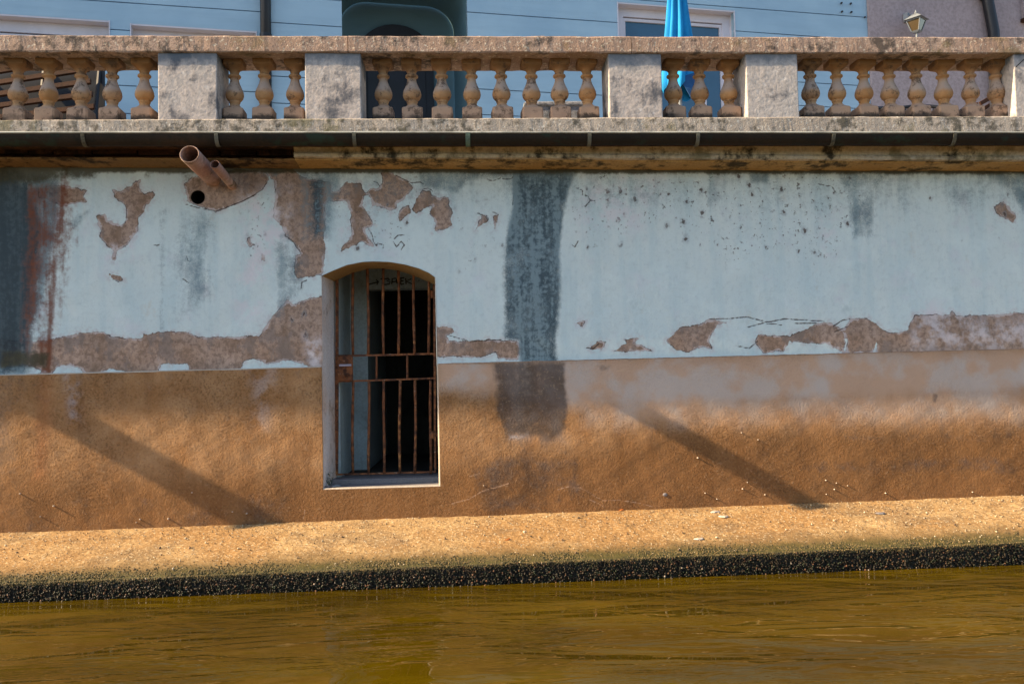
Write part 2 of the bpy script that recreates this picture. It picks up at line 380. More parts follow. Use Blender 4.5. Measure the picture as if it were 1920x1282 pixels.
M_jamb = mat_stone('weathered_jamb', (.72, .68, .68), (.66, .50, .41), (.18, .12, .08), 10, .7, None, .008, .52)
M_sill = mat_stone('sill_stone', (.18, .17, .18), (.23, .21, .21), (.05, .045, .045), 14, .6, None, .004)
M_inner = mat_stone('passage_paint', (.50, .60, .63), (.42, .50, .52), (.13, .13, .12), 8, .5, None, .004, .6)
M_innerdark = mat_stone('passage_shade', (.06, .055, .045), (.04, .036, .03), (.015, .014, .012), 8, .8)  # near-black: darkness of the deep passage put into the colour
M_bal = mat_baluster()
M_rust = mat_rust()
M_gut = mat_stone('tarnished_copper', (.014, .010, .006), (.026, .016, .008), (.006, .007, .005), 10, .7, (.02, .045, .028), .001)
M_gut.node_tree.nodes['Principled BSDF'].inputs['Roughness'].default_value = .75
M_verd = mat_stone('verdigris', (.10, .20, .15), (.13, .16, .12), (.05, .06, .05), 20, .7)
M_clay = mat_stone('clay_pipe', (.40, .23, .18), (.52, .37, .31), (.07, .06, .022), 7, .9, (.28, .12, .06), .005, .50)
M_hole = mat_simple('hole_dark', (.01, .009, .008), .9)
M_ledge = mat_ledge(); M_water = mat_water()
M_side = mat_siding('blue_siding', (.29, .45, .58), (.36, .53, .65))
M_side_shade = mat_siding('recess_shade', (.10, .20, .25), (.08, .165, .21))  # alcove's shade put into a darker copy of the siding colour
M_white = mat_simple('white_paint', (.62, .61, .68), .5, .1, 4)
M_whitecold = mat_simple('white_lacquer', (.20, .225, .25), .4, .12, 9)
M_mauve = mat_stone('mauve_render', (.40, .335, .345), (.36, .30, .31), (.27, .23, .24), 4, .4, None, .002, .6)
M_glass = mat_glass('blue_glass', (.035, .12, .21))
M_black = mat_simple('black_paint', (.012, .013, .018), .45, .3, 6)
M_blackdoor = mat_simple('black_wood', (.010, .012, .020), .5, .4, 5)
M_blue = mat_simple('blue_canvas', (.012, .27, .60), .75, .2, 5, spec=.2)
M_bluedark = mat_simple('navy_canvas', (.01, .07, .20), .8, .3, 6)
M_wood = mat_stone('brown_slats', (.060, .026, .014), (.045, .019, .011), (.02, .011, .008), 20, .6)
M_terr = mat_stone('terrace_paving', (.42, .39, .35), (.36, .33, .30), (.22, .2, .18), 6, .5)
M_plant = mat_stone('granite', (.25, .27, .30), (.31, .31, .33), (.07, .085, .10), 26, .8, None, .01, .5, .6)
M_amber = mat_glass('amber_glass', (.085, .06, .03))
M_leaf = mat_simple('weed_leaf', (.02, .055, .015), .6, .4, 20)
M_dry = mat_simple('dry_leaf', (.40, .12, .02), .6, .3, 20)
M_shell = mat_simple('pale_pebble', (.62, .52, .42), .6, .35, 30)
M_ink = mat_simple('graffiti_ink', (.012, .012, .012), .8)
M_steel = mat_simple('bare_metal', (.45, .40, .48), .5, .2, 20)

# ------------------------------------------------------------------ masks traced on the wall plane
def Z3(L): return [(x/4.8, 280+y/4.8) for x, y in L]
def Z4(L): return [(400+x/4.8, 280+y/4.8) for x, y in L]
def Z5(L): return [(780+x/4.8, 280+y/4.8) for x, y in L]
def toW(L, Y=0.0): return np.array([[pt(x, y, Y).x, pt(x, y, Y).z] for x, y in L])
def segdist(PX, PZ, a, b):
    d = b-a; t = np.clip(((PX-a[0])*d[0]+(PZ-a[1])*d[1])/max(1e-12, d@d), 0, 1)
    return np.hypot(PX-a[0]-t*d[0], PZ-a[1]-t*d[1])
def polysd(PX, PZ, poly, margin=.35):
    """signed distance, positive inside; only evaluated near the outline's box"""
    out = np.full(PX.shape, -margin)
    lo, hi = poly.min(0)-margin, poly.max(0)+margin
    m = (PX > lo[0]) & (PX < hi[0]) & (PZ > lo[1]) & (PZ < hi[1])
    if not m.any(): return out
    x, z = PX[m], PZ[m]; dist = np.full(x.shape, 9.0); ins = np.zeros(x.shape, bool)
    n = len(poly)
    for i in range(n):
        a, b = poly[i], poly[(i+1) % n]
        dist = np.minimum(dist, segdist(x, z, a, b))
        c = (a[1] > z) != (b[1] > z)
        with np.errstate(divide='ignore', invalid='ignore'):
            xi = (b[0]-a[0])*(z-a[1])/(b[1]-a[1])+a[0]
        ins ^= c & (x < xi)
    out[m] = np.maximum(np.where(ins, dist, -dist), -margin); return out
def soft(PX, PZ, L, blur, k=1.0, Y=0.0):
    b = blur/205.0
    s = polysd(PX, PZ, toW(L, Y), margin=max(.3, b*1.5))
    t = np.clip((s+b)/(2*b), 0, 1); return k*t*t*(3-2*t)
def linesd(PX, PZ, L, Y=0.0):
    P = toW(L, Y); out = np.full(PX.shape, .5)
    lo, hi = P.min(0)-.1, P.max(0)+.1
    m = (PX > lo[0]) & (PX < hi[0]) & (PZ > lo[1]) & (PZ < hi[1])
    for a, b in zip(P, P[1:]): out[m] = np.minimum(out[m], segdist(PX[m], PZ[m], a, b))
    return out

PEEL = [
 Z3([(1015,360),(1085,380),(1180,330),(1215,285),(1265,275),(1250,340),(1300,400),(1370,370),(1395,405),(1350,480),(1310,500),(1300,570),(1245,620),(1240,740),(1190,800),(1130,870),(1050,920),(1040,1000),(1000,1000),(1030,920),(960,860),(895,790),(915,730),(880,680),(870,605),(950,570),(975,640),(1040,670),(1100,690),(1140,620),(1130,520),(1090,470),(1030,440)]),
 [(345,345),(352,378),(372,388),(388,390),(405,398),(425,390),(455,378),(480,365),(497,350),(505,335),(500,322),(440,318),(400,325),(360,332)],
 Z4([(555,300),(545,400),(560,430),(545,520),(540,620),(620,700),(650,780),(720,840),(750,880),(790,940),(745,960),(725,1060),(750,1165),(860,1145),(975,1130),(1000,1030),(1010,850),(985,770),(1010,690),(1010,560),(1000,500),(1050,440),(1080,470),(1200,460),(1230,540),(1240,680),(1250,760),(1200,840),(1150,880),(1150,920),(1200,890),(1290,860),(1330,830),(1400,870),(1450,880),(1400,800),(1360,720),(1440,680),(1400,590),(1370,530),(1330,510),(1350,430),(1400,400),(1430,510),(1500,510),(1590,560),(1640,540),(1650,490),(1720,450),(1800,350),(1750,290),(1640,230),(1560,190),(1520,190),(1520,300),(1490,350),(1410,350),(1370,390),(1320,305),(1190,300),(1130,370),(1060,380),(1050,300),(980,290),(800,250),(700,170),(500,180),(460,200)]),
 Z5([(30,400),(60,370),(130,380),(150,420),(215,440),(295,425),(300,470),(290,500),(330,565),(305,620),(320,680),(280,720),(210,725),(160,750),(180,670),(130,580),(150,510),(90,520),(30,560),(0,590),(-30,540),(0,460)]),
 [(-900,634),(0,636),(60,640),(90,637),(140,627),(155,623),(195,622),(210,632),(265,635),(270,628),(300,623),(350,622),(375,632),(440,632),(487,629),(495,615),(520,582),(540,560),(548,572),(570,562),(612,553),(612,720),(0,725),(-900,735)],
 [(815,612),(845,613),(855,622),(838,628),(840,640),(880,640),(905,638),(945,638),(970,638),(978,655),(970,675),(935,672),(930,660),(900,670),(815,668)],
 [(1150,659),(1175,643),(1170,637),(1200,633),(1188,642),(1222,657),(1190,659)],
 [(1250,640),(1275,613),(1310,608),(1330,598),(1365,605),(1345,610),(1335,625),(1330,640),(1336,655),(1318,650),(1290,660),(1265,655),(1258,645)],
 [(1415,640),(1420,628),(1480,630),(1500,622),(1535,606),(1560,606),(1578,618),(1585,625),(1582,664),(1555,645),(1480,640),(1470,657),(1430,662)],
 [(1595,598),(1625,595),(1650,615),(1670,625),(1700,620),(1715,590),(1780,590),(1785,583),(1792,592),(1880,590),(1902,585),(1930,590),(2300,588),(2900,585),(2900,680),(1919,680),(1640,685),(1645,640),(1635,660),(1582,664),(1590,640),(1580,620)],
 [(1863,388),(1880,378),(1892,388),(1905,405),(1900,420),(1885,410),(1868,402)],
 Z4([(305,800),(330,785),(345,850),(372,862),(330,875),(298,840)]), Z4([(440,935),(468,980),(465,1008),(425,1003)]),
 Z3([(340,325),(600,330),(780,375),(755,410),(790,480),(700,480),(640,500),(560,520),(450,455),(350,440)]),
 Z3([(400,470),(440,470),(440,600),(420,700),(395,640)]),
 Z5([(595,590),(625,585),(645,640),(610,660),(540,720),(560,660)]), Z5([(700,600),(735,600),(730,640),(705,720)]),
 [(1105,655),(1120,640),(1138,640),(1128,655)], [(1083,606),(1098,600),(1092,612)],
 Z4([(1700,520),(1760,510),(1770,570),(1720,610),(1680,640),(1665,580)]),
 [(205,515),(228,518),(232,528),(212,524)],
]
ISL = [[(295,698),(303,683),(352,681),(357,697)], [(450,694),(458,677),(476,672),(500,681),(545,676),(592,690),(590,696)], [(-200,698),(0,690),(50,686),(85,695),(60,706),(-200,708)], [(98,700),(108,688),(130,683),(150,692),(160,702)], [(188,700),(205,690),(232,695),(240,702)]]
CRACK = [Z5([(1440,345),(1500,370),(1500,410),(1545,420),(1570,460),(1610,465)]), Z5([(1570,460),(1520,520)]),
 Z5([(1025,375),(1045,325),(1090,315),(1180,330),(1250,315)]), Z5([(1000,640),(985,570),(1010,490)]),
 Z5([(640,270),(690,285),(760,260),(800,270),(860,265),(885,235)]), Z5([(885,400),(870,500)]),
 Z4([(1640,230),(1700,265),(1790,305),(1860,295),(1885,310)]), Z4([(1630,805),(1660,775),(1720,770)]),
 Z4([(1620,830),(1650,880),(1690,830),(1720,860),(1690,905)]), Z4([(1400,720),(1430,770),(1440,830),(1470,870),(1480,845),(1530,860),(1530,890)]),
 Z4([(1445,290),(1475,300),(1500,335)]), Z5([(0,300),(40,295),(65,312)]), Z5([(70,352),(120,355),(150,378)]),
 Z5([(555,575),(600,595),(635,595),(655,640)]), Z5([(690,565),(720,575),(745,595)]), Z4([(790,1250),(795,1195),(840,1180)]),
 Z3([(1385,862),(1410,868),(1435,858)]), Z3([(1680,960),(1690,1000),(1715,1010)]), Z3([(1640,1165),(1700,1200)]),
 Z3([(1015,1170),(1050,1180),(1070,1195)]), [(348,383),(372,390),(405,396),(425,389),(455,377),(480,364)],
 [(1330,598),(1370,597),(1400,594),(1440,604),(1470,598),(1545,602)], [(1400,614),(1430,606),(1465,609)], [(1490,606),(1530,606)],
 [(1380,648),(1405,653),(1420,640)], [(1100,652),(1112,654),(1122,645)], [(1562,612),(1580,600),(1595,598)], [(1565,622),(1590,612)],
 Z5([(1405,860),(1430,880),(1460,825)]), Z5([(980,715),(1035,715)]), Z5([(1005,872),(1040,872)]), Z5([(1060,550),(1110,565)]), Z5([(920,370),(960,362)]),
 [(840,628),(880,640),(940,637)], [(1535,345),(1560,350),(1568,362)]]
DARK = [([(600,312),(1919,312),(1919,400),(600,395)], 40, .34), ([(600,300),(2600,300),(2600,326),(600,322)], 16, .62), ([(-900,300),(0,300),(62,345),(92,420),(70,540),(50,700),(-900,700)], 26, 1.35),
 ([(60,330),(118,330),(112,420),(80,560),(55,660),(40,560)], 14, .85),
 ([(0,640),(62,642),(50,700),(0,700)], 10, .8),
 ([(296,390),(312,390),(308,640),(298,640)], 7, .42), ([(320,400),(400,395),(395,560),(330,600)], 30, .42),
 ([(118,420),(150,400),(175,390),(140,430)], 8, .5),
 ([(516,450),(560,455),(575,545),(545,565),(518,595)], 10, .62),
 ([(520,440),(545,430),(560,480),(540,480)], 6, .5),
 ([(560,300),(660,300),(615,450),(570,455)], 22, .62),
 ([(780,308),(960,308),(945,335),(880,340),(860,365),(790,355)], 12, .72),
 ([(960,305),(1090,305),(1068,355),(1056,420),(1050,480),(1052,560),(1044,640),(1046,680),(975,682),(972,640),(945,636),(944,560),(944,480),(952,430),(962,380)], 9, 1.0), ([(930,318),(960,308),(962,360),(945,345)], 10, .5),
 ([(1395,308),(1452,308),(1440,345),(1408,345)], 9, .8), ([(1478,312),(1515,312),(1512,342),(1495,340)], 9, .6),
 ([(1560,308),(1700,308),(1650,350),(1640,445),(1600,445),(1588,380)], 13, .62),
 ([(1805,308),(1940,305),(2100,320),(2000,420),(1925,400),(1880,350)], 22, .8), ([(1740,310),(1770,310),(1762,350),(1750,350)], 8, .4),
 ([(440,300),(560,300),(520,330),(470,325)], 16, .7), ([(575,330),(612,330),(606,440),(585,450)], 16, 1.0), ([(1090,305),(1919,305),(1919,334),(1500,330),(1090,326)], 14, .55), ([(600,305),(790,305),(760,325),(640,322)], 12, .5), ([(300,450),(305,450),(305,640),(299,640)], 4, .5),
 ([(1838,345),(1852,345),(1850,380),(1842,380)], 6, .4), ([(860,520),(868,520),(866,560),(861,560)], 6, .2)]
DARKP = [([(922,675),(1057,675),(1062,750),(1064,800),(1040,830),(950,812),(930,780),(926,740)], 14, .95), ([(1020,680),(1058,680),(1064,790),(1030,800)], 10, 1.2), ([(940,800),(1062,800),(1080,870),(960,870)], 30, .35),
 ([(885,880),(940,855),(1085,858),(1096,935),(1000,960),(890,955)], 16, .55),
 ([(-900,700),(0,700),(50,720),(35,900),(0,960),(-900,960)], 45, .5), ([(-900,930),(560,920),(560,1010),(-900,1030)], 35, .34),
 ([(0,700),(90,700),(100,760),(60,760)], 14, .45),  # upper end of the left diagonal cast shadow, put into the colour
 ([(1480,866),(1930,850),(2300,850),(2300,905),(1930,890),(1500,886)], 13, .48), ([(1560,812),(2300,795),(2300,820),(1600,832)], 14, .4),
 ([(300,690),(345,690),(340,720),(310,720)], 12, .3), ([(455,690),(580,688),(570,712),(470,715)], 10, .35),
 ([(240,900),(560,905),(540,960),(260,950)], 40, .22), ([(820,940),(2000,900),(2000,940),(820,975)], 16, .2),
 ([(1118,684),(1146,684),(1140,697),(1125,697)], 6, .6), ([(1745,735),(1756,740),(1752,755),(1744,755)], 4, .7)]
RUST = [([(118,300),(132,300),(130,380),(118,440),(108,540),(98,700),(82,700),(88,560),(100,440),(110,380)], 12, 1.0),
 ([(48,350),(100,345),(95,450),(70,600),(50,690),(40,640)], 18, .75), ([(70,340),(150,340),(140,450),(118,600),(100,690),(60,690),(75,500)], 22, .62), ([(82,345),(92,345),(88,430),(82,450)], 6, .7)]
RUSTP = [([(75,700),(110,700),(105,800),(90,900),(60,900),(62,800)], 26, .75)]
DEEP = [([(-900,905),(560,880),(830,860),(1080,835),(1250,800),(3000,770),(3000,1150),(-900,1150)], 46, .72)]
PALE = [([(455,360),(540,360),(545,440),(500,520),(480,600),(440,600),(460,480)], 26, .8),
 ([(95,375),(118,372),(112,430),(95,440)], 8, .95), ([(10,345),(38,340),(35,365),(12,365)], 6, .9), ([(70,560),(105,560),(90,630),(60,630)], 16, .6),
 ([(210,460),(250,455),(250,490),(200,485)], 9, .9), ([(1080,340),(1250,330),(1200,440),(1090,430)], 35, .6),
 ([(1535,410),(1565,400),(1560,500),(1540,480)], 16, .6), ([(570,630),(605,630),(605,690),(575,690)], 12, .8),
 ([(635,410),(662,410),(662,470),(640,470)], 8, .7), ([(1730,560),(1830,600),(1950,600),(1950,655),(1700,650)], 25, .7)]
PALEP = [([(128,705),(150,705),(148,790),(135,790)], 14, .8), ([(955,815),(1000,812),(1000,820),(955,822)], 5, .8), ([(470,690),(520,690),(500,800),(480,800)], 24, .4)]
GREEN = [([(-900,292),(190,292),(175,335),(60,345),(-900,380)], 14, .85), ([(0,292),(420,292),(400,325),(0,325)], 16, .7),
 ([(258,300),(290,300),(280,335),(268,335)], 9, .7), ([(-900,292),(3000,300),(3000,328),(-900,322)], 9, 1.2),
 ([(1000,305),(1100,305),(1080,330),(1000,330)], 12, .8), ([(340,300),(420,300),(370,360),(345,360)], 16, .5),
 ([(0,655),(95,660),(90,690),(0,690)], 10, .7)]
PIT = [([(1080,325),(1180,320),(1400,330),(1560,330),(1640,350),(1560,480),(1360,470),(1240,420),(1100,460)], 60, .9),
 ([(850,400),(940,380),(940,500),(860,520)], 30, .45), ([(440,370),(520,350),(500,480),(450,500)], 25, .55), ([(600,330),(790,320),(800,470),(640,480)], 40, .4),
 ([(1640,330),(1900,340),(1900,460),(1700,470)], 50, .3), ([(540,560),(605,560),(605,690),(540,690)], 20, .5)]
FADE_SHADE = [([(815,670),(2900,640),(2900,745),(1919,740),(1300,765),(1060,765),(900,735),(815,725)], 42, 1.0), ([(1060,670),(2900,650),(2900,790),(1100,800)], 45, .65),  # pinkish upper render: real fading plus soft shade put into the colour
 ([(940,740),(1060,740),(1060,830),(960,830)], 30, .5)]

def smoothfield(PXa, PZa, f, s):
    return (np.sin(PXa*f+s)*np.cos(PZa*f*1.3+s*2.1)+.6*np.sin(PXa*f*2.3+PZa*f*1.1+s*1.7)+.4*np.cos(PZa*f*3.1-PXa*f*1.9+s))/2

zgb = lev((0, 272), (1919, 270), -.385)        # underside of the slab
ztop = lambda x: zgb(x)+.012
zpl = lev((0, 704), (1919, 655), -.025)            # top of plinth
zbase = lev((0, 999), (1919, 928), -.025)
XL, XR = pt(605, 700).x, pt(819.5, 700).x            # door opening
arch_px = [(605, 517), (625, 507), (650, 497), (680, 491), (700, 490), (730, 491), (760, 496), (785, 503), (805, 512), (819.5, 520)]
arch_w = sorted([(pt(x, y).x, pt(x, y).z) for x, y in arch_px])
arch_w[0] = (XL, arch_w[0][1]); arch_w[-1] = (XR, arch_w[-1][1])
def zarch(x): return float(np.interp(x, [a for a, b in arch_w], [b for a, b in arch_w]))
ZS = pt(700, 912.5, -.025).z                        # sill edge
hole = pt(371, 370); HR = .063

def xs_for(a, b):
    out = []
    for lo, hi, st in ((-13, -5.3, .08), (-5.3, 5.5, .0105), (5.5, 15, .08)):
        A, B = max(a, lo), min(b, hi)
        if B-A > 1e-6: out += list(np.linspace(A, B, max(1, int(round((B-A)/st)))+1)[(1 if out else 0):])
    return np.array(out)

def wall_part(name, blocks, Y, mat, parent, sets, holes=None):
    """blocks: (x0,x1,zlo(x),zhi(x),step)"""
    Vx, Vz, Q = [], [], []; base = 0
    for x0, x1, zl, zh, st in blocks:
        xs = xs_for(x0, x1); lo = np.array([zl(x) for x in xs]); hi = np.array([zh(x) for x in xs])
        n = max(1, int(np.ceil((hi-lo).max()/st))); t = np.linspace(0, 1, n+1)
        gx = np.repeat(xs, n+1); gz = (lo[:, None]+(hi-lo)[:, None]*t[None]).ravel()
        Vx.append(gx); Vz.append(gz)
        i, j = np.meshgrid(np.arange(len(xs)-1), np.arange(n), indexing='ij')
        a = (base+i*(n+1)+j).ravel(); Q.append(np.stack([a, a+n+1, a+n+2, a+1], 1)); base += len(xs)*(n+1)
    Vx, Vz, Q = np.concatenate(Vx), np.concatenate(Vz), np.concatenate(Q)
    if holes:
        cx, cz, r = holes; d = np.hypot(Vx-cx, Vz-cz); ins = d < r
        Q = Q[~ins[Q].all(1)]
        near = d < r+.0001
        used = np.zeros(len(Vx), bool); used[Q.ravel()] = True
        k = near & used; Vx[k] = cx+(Vx[k]-cx)/d[k]*r; Vz[k] = cz+(Vz[k]-cz)/d[k]*r
    dd = np.minimum(np.abs(Vx-XL), np.abs(Vx-XR)); dd = np.where((Vx > XL-.3) & (Vx < XR+.3), np.minimum(dd, 1), dd)
    w = np.clip(dd/.35, 0, 1)
    w = np.where((Vx > XL) & (Vx < XR), 0, w)
    Vy = Y + w*(.005*smoothfield(Vx, Vz, 2.3, 1)+.0035*smoothfield(Vx, Vz, 6.1, 4)+.0015*smoothfield(Vx, Vz, 17, 2))
    me = bpy.data.meshes.new(name); nv, nf = len(Vx), len(Q)
    me.vertices.add(nv); me.vertices.foreach_set('co', np.stack([Vx, Vy, Vz], 1).astype(np.float32).ravel())
    me.loops.add(nf*4); me.loops.foreach_set('vertex_index', Q.astype(np.int32).ravel())
    me.polygons.add(nf); me.polygons.foreach_set('loop_start', (np.arange(nf)*4).astype(np.int32))
    me.polygons.foreach_set('use_smooth', np.ones(nf, bool)); me.update(); me.validate()
    vis = (Vx > -6.5) & (Vx < 7)
    for an, val in sets(Vx, Vz).items():
        at = me.attributes.new(an, 'FLOAT', 'POINT'); at.data.foreach_set('value', val.astype(np.float32))
    return link(name, me, mat, parent)

def fmax(PX, PZ, L, Y=0.0):
    o = np.zeros(PX.shape)
    for poly, blur, k in L: o = np.maximum(o, soft(PX, PZ, poly, blur, k, Y))
    return o
def sets_wall(PX, PZ):
    pe = np.full(PX.shape, -.35)
    for p in PEEL: pe = np.maximum(pe, polysd(PX, PZ, toW(p)))
    for p in ISL: pe = np.minimum(pe, -polysd(PX, PZ, toW(p)))
    cr = np.full(PX.shape, .5)
    for c in CRACK: cr = np.minimum(cr, linesd(PX, PZ, c))
    return dict(peel=pe, crack=cr, dark=fmax(PX, PZ, DARK), rust=fmax(PX, PZ, RUST), pale=fmax(PX, PZ, PALE),
                green=fmax(PX, PZ, GREEN), pit=fmax(PX, PZ, PIT))
PCR = [[(845,945),(860,940),(880,935),(905,920),(935,912),(955,905)], [(1045,918),(1065,912),(1090,915),(1130,938),(1160,937),(1200,943),(1228,951)], [(1105,936),(1135,950)],
       [(880,893),(900,887)], [(568,975),(572,955)]]
def sets_plinth(PX, PZ):
    cr = np.full(PX.shape, .5)
    for c in PCR: cr = np.minimum(cr, linesd(PX, PZ, c, -.025))
    return dict(crack=cr, dark=fmax(PX, PZ, DARKP), rust=fmax(PX, PZ, RUSTP), pale=fmax(PX, PZ, PALEP), deep=fmax(PX, PZ, DEEP), fade_shade=fmax(PX, PZ, FADE_SHADE))

# ================================================================== CANAL WALL
zbb0 = lambda x: lev((0, 224.5), (1919, 217.5), -.39)(x)-.085
wall = thing('canal_wall', 'long old canal wall with peeling pale blue paint over an ochre rendered base', 'wall')
zlow = lambda x: zpl(x)-.03
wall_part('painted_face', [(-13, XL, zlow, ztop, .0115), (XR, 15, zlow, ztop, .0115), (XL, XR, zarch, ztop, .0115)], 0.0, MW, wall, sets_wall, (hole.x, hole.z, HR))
PY = -.025; CH = .012
zb_ = lambda x: zbase(x)-.08
pl = wall_part('rendered_base', [(-13, XL-.004, zb_, zpl, .0115), (XR+CH, 15, zb_, zpl, .0115), (XL-.004, XR+CH, zb_, lambda x: ZS-CH, .0115)], PY, MP, wall, sets_plinth)
# rounded arris strips (top of plinth, sill nose, right jamb) - worn render edges
def strip(name, rows, mat, parent, smooth=True):
    n = len(rows[0]); V = [v for r in rows for v in r]; Fc = []
    for i in range(len(rows)-1):
        for j in range(n-1): Fc.append((i*n+j, i*n+j+1, (i+1)*n+j+1, (i+1)*n+j))
    return mesh(name, V, Fc, mat, parent, smooth)
def jit(s, a): return a*mn.noise(Vector((s*9, a*1000, 3.3)))+a*.5*mn.noise(Vector((s*37, 1.1, a*500)))
LIME = mat_stone('worn_arris', (.50, .42, .33), (.55, .47, .38), (.25, .16, .10), 20, .5, None, .004, .6)
for nm, a, b in (('base_top_edge', -13, XL-.004), ('base_top_edge', XR+CH, 15)):
    rows = [[], [], [], []]
    for x in xs_for(a, b)[::2]:
        z = zpl(x); j = jit(x, .004)
        rows[0].append((x, PY+.001, z-.003)); rows[1].append((x, PY+.004+j*.3, z+.003+j)); rows[2].append((x, -.010, z+.008+j)); rows[3].append((x, .004, z+.010+j))
    strip(nm, rows, LIME if a < -5 else MP, wall)
rows = [[], [], [], []]
for x in np.linspace(XL-.004, XR+CH, 80):
    z = ZS; j = jit(x, .003)
    rows[0].append((x, PY, z-CH)); rows[1].append((x, PY+.002+j*.3, z-.004+j)); rows[2].append((x, PY+.010, z+.001+j*.5)); rows[3].append((x, PY+.03, z+.002))
strip('sill_nose', rows, LIME, wall)
rows = [[], [], [], []]
for z in np.linspace(ZS-CH, zpl(XR), 140):
    j = jit(z+5, .003)
    rows[0].append((XR+CH, PY, z)); rows[1].append((XR+.004+j, PY+.002, z)); rows[2].append((XR-.001+j*.5, PY+.010, z)); rows[3].append((XR-.002, PY+.05, z))
strip('jamb_edge', rows, LIME, wall)
rows = [[], [], []]
for z in np.linspace(zpl(XR)-.02, zarch(XR), 120):
    j = jit(z+9, .0035)
    rows[0].append((XR+.004, -.0025+j*.2, z)); rows[1].append((XR-.003+j, .0, z)); rows[2].append((XR-.004, .02, z))
strip('jamb_edge', rows, mat_stone('jamb_lime', (.5, .52, .50), (.45, .47, .46), (.2, .18, .15), 20, .5), wall)

# reveal: left jamb (splayed), arch soffit, right jamb, sill
YG = .45
xjl = pt(628, 700, YG).x; 
arch2_px = [(628, 527), (645, 518), (665, 510), (690, 504), (710, 503), (735, 505), (760, 511), (785, 520), (805, 529), (822, 538)]
arch2 = [(pt(x, y, YG).x, pt(x, y, YG).z) for x, y in arch2_px]
def zarch2(x): return float(np.interp(x, [a for a, b in arch2], [b for a, b in arch2]))
xjr = XR+.03
rows = []
for t in np.linspace(0, 1, 14):
    r = []
    for z in np.linspace(ZS-.01, zarch(XL)+.01, 90):
        x = XL+(xjl-XL)*t; y = -.004+(YG+.03)*t if z > zpl(XL) else PY+(YG-PY+.03)*t
        r.append((x+.004*smnoise(y*6, z, 3, 2)-.012*(1-abs(2*t-1))*0, y, z))
    rows.append(r)
strip('left_jamb', rows, M_jamb, wall)
rows = []
for t in np.linspace(0, 1, 10):
    r = []
    for s in np.linspace(0, 1, 60):
        x1 = XL+(XR-XL)*s; x2 = xjl+(xjr-xjl)*s
        z1, z2 = zarch(x1), zarch2(x2)
        r.append((x1+(x2-x1)*t, -.006+(YG+.03)*t, z1+(z2-z1)*t+.003*smnoise(x1, t, 7, 5)+(-.004 if t == 0 else 0)))
    rows.append(r)
strip('arch_soffit', rows, M_trim, wall)
strip('right_jamb', [[(XR-.003+(xjr-XR)*t, PY+.04+(YG-PY)*t, z) for z in np.linspace(ZS-.01, zarch(XR)+.01, 30)] for t in (0, .5, 1)], M_inner, wall)
# sill slab: front step lower, back step
bm = bmesh.new(); bbox(bm, (XL-.02, PY+.012, ZS-.12), (XR+.06, .24, ZS+.0035), .004); bbox(bm, (XL-.02, .24, ZS-.12), (XR+.08, .62, ZS+.045), .006)
bobj('sill', bm, M_sill, wall)
# passage behind the gate
Y2 = 1.32; floor_z = ZS+.02
xl2 = pt(637, 700, YG+.05).x
xo = pt(690, 700, Y2).x; zlin = pt(760, 541, Y2).z
def quadbox(name, boxes, mat, parent):
    bm = bmesh.new()
    for a, b in boxes: bbox(bm, a, b)
    return bobj(name, bm, mat, parent)
quadbox('passage_side_wall', [((xl2-.3, YG+.04, floor_z-.05), (xl2, Y2+.1, 3.2))], M_inner, wall)
quadbox('passage_back_wall', [((xl2-.3, Y2+.002, floor_z), (xo, Y2+.2, 3.2)), ((xo, Y2+.002, zlin), (2.6, Y2+.2, 3.2)), ((xo-.02, Y2+.2, floor_z), (xo, 3.4, 3.2))], M_inner, wall)
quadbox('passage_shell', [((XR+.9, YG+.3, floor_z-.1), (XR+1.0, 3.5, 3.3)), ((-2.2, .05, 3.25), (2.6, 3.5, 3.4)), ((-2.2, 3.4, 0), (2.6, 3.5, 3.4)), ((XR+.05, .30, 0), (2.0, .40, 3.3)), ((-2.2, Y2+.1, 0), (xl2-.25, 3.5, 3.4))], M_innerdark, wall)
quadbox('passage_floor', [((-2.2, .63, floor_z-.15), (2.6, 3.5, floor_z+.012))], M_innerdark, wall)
quadbox('passage_rubble', [((.0, 2.1, floor_z+.012), (.35, 2.4, floor_z+.10)), ((-.3, 1.7, floor_z+.012), (-.12, 1.85, floor_z+.05))], M_innerdark, wall)
# graffiti strokes on the lintel
def g(x, y): return pt(620+x/9.143, 490+y/9.143, Y2-.004)
STR = [[(655,395),(720,377),(815,352)], [(780,312),(820,350),(790,402)], [(855,305),(905,292)], [(885,295),(888,398)], [(920,300),(990,292),(1012,312),(965,335),(1020,352),(1008,388),(925,398)],
       [(1048,392),(1055,302),(1110,288),(1130,310),(1118,345),(1060,350)], [(1128,330),(1135,380)], [(1185,287),(1265,280)], [(1205,285),(1200,395)], [(1200,338),(1250,336)], [(1200,396),(1255,388)],
       [(1285,290),(1292,390)], [(1385,300),(1292,340),(1392,388)], [(1508,330),(1520,330)]]
bm = bmesh.new()
for s in STR: tube(bm, [g(*p) for p in s], .0065, 5)
bobj('graffiti', bm, M_ink, wall)
# hole for a lost pipe
bm = bmesh.new(); ring = []
for y in (-.003, .25):
    ring.append([bm.verts.new((hole.x+math.cos(a)*(HR+.003), y, hole.z+math.sin(a)*(HR+.003))) for a in np.linspace(0, 2*math.pi, 33)[:-1]])
for k in range(32): bm.faces.new((ring[0][k], ring[0][(k+1) % 32], ring[1][(k+1) % 32], ring[1][k]))
bm.faces.new(ring[1]); bobj('pipe_hole', bm, M_hole, wall)
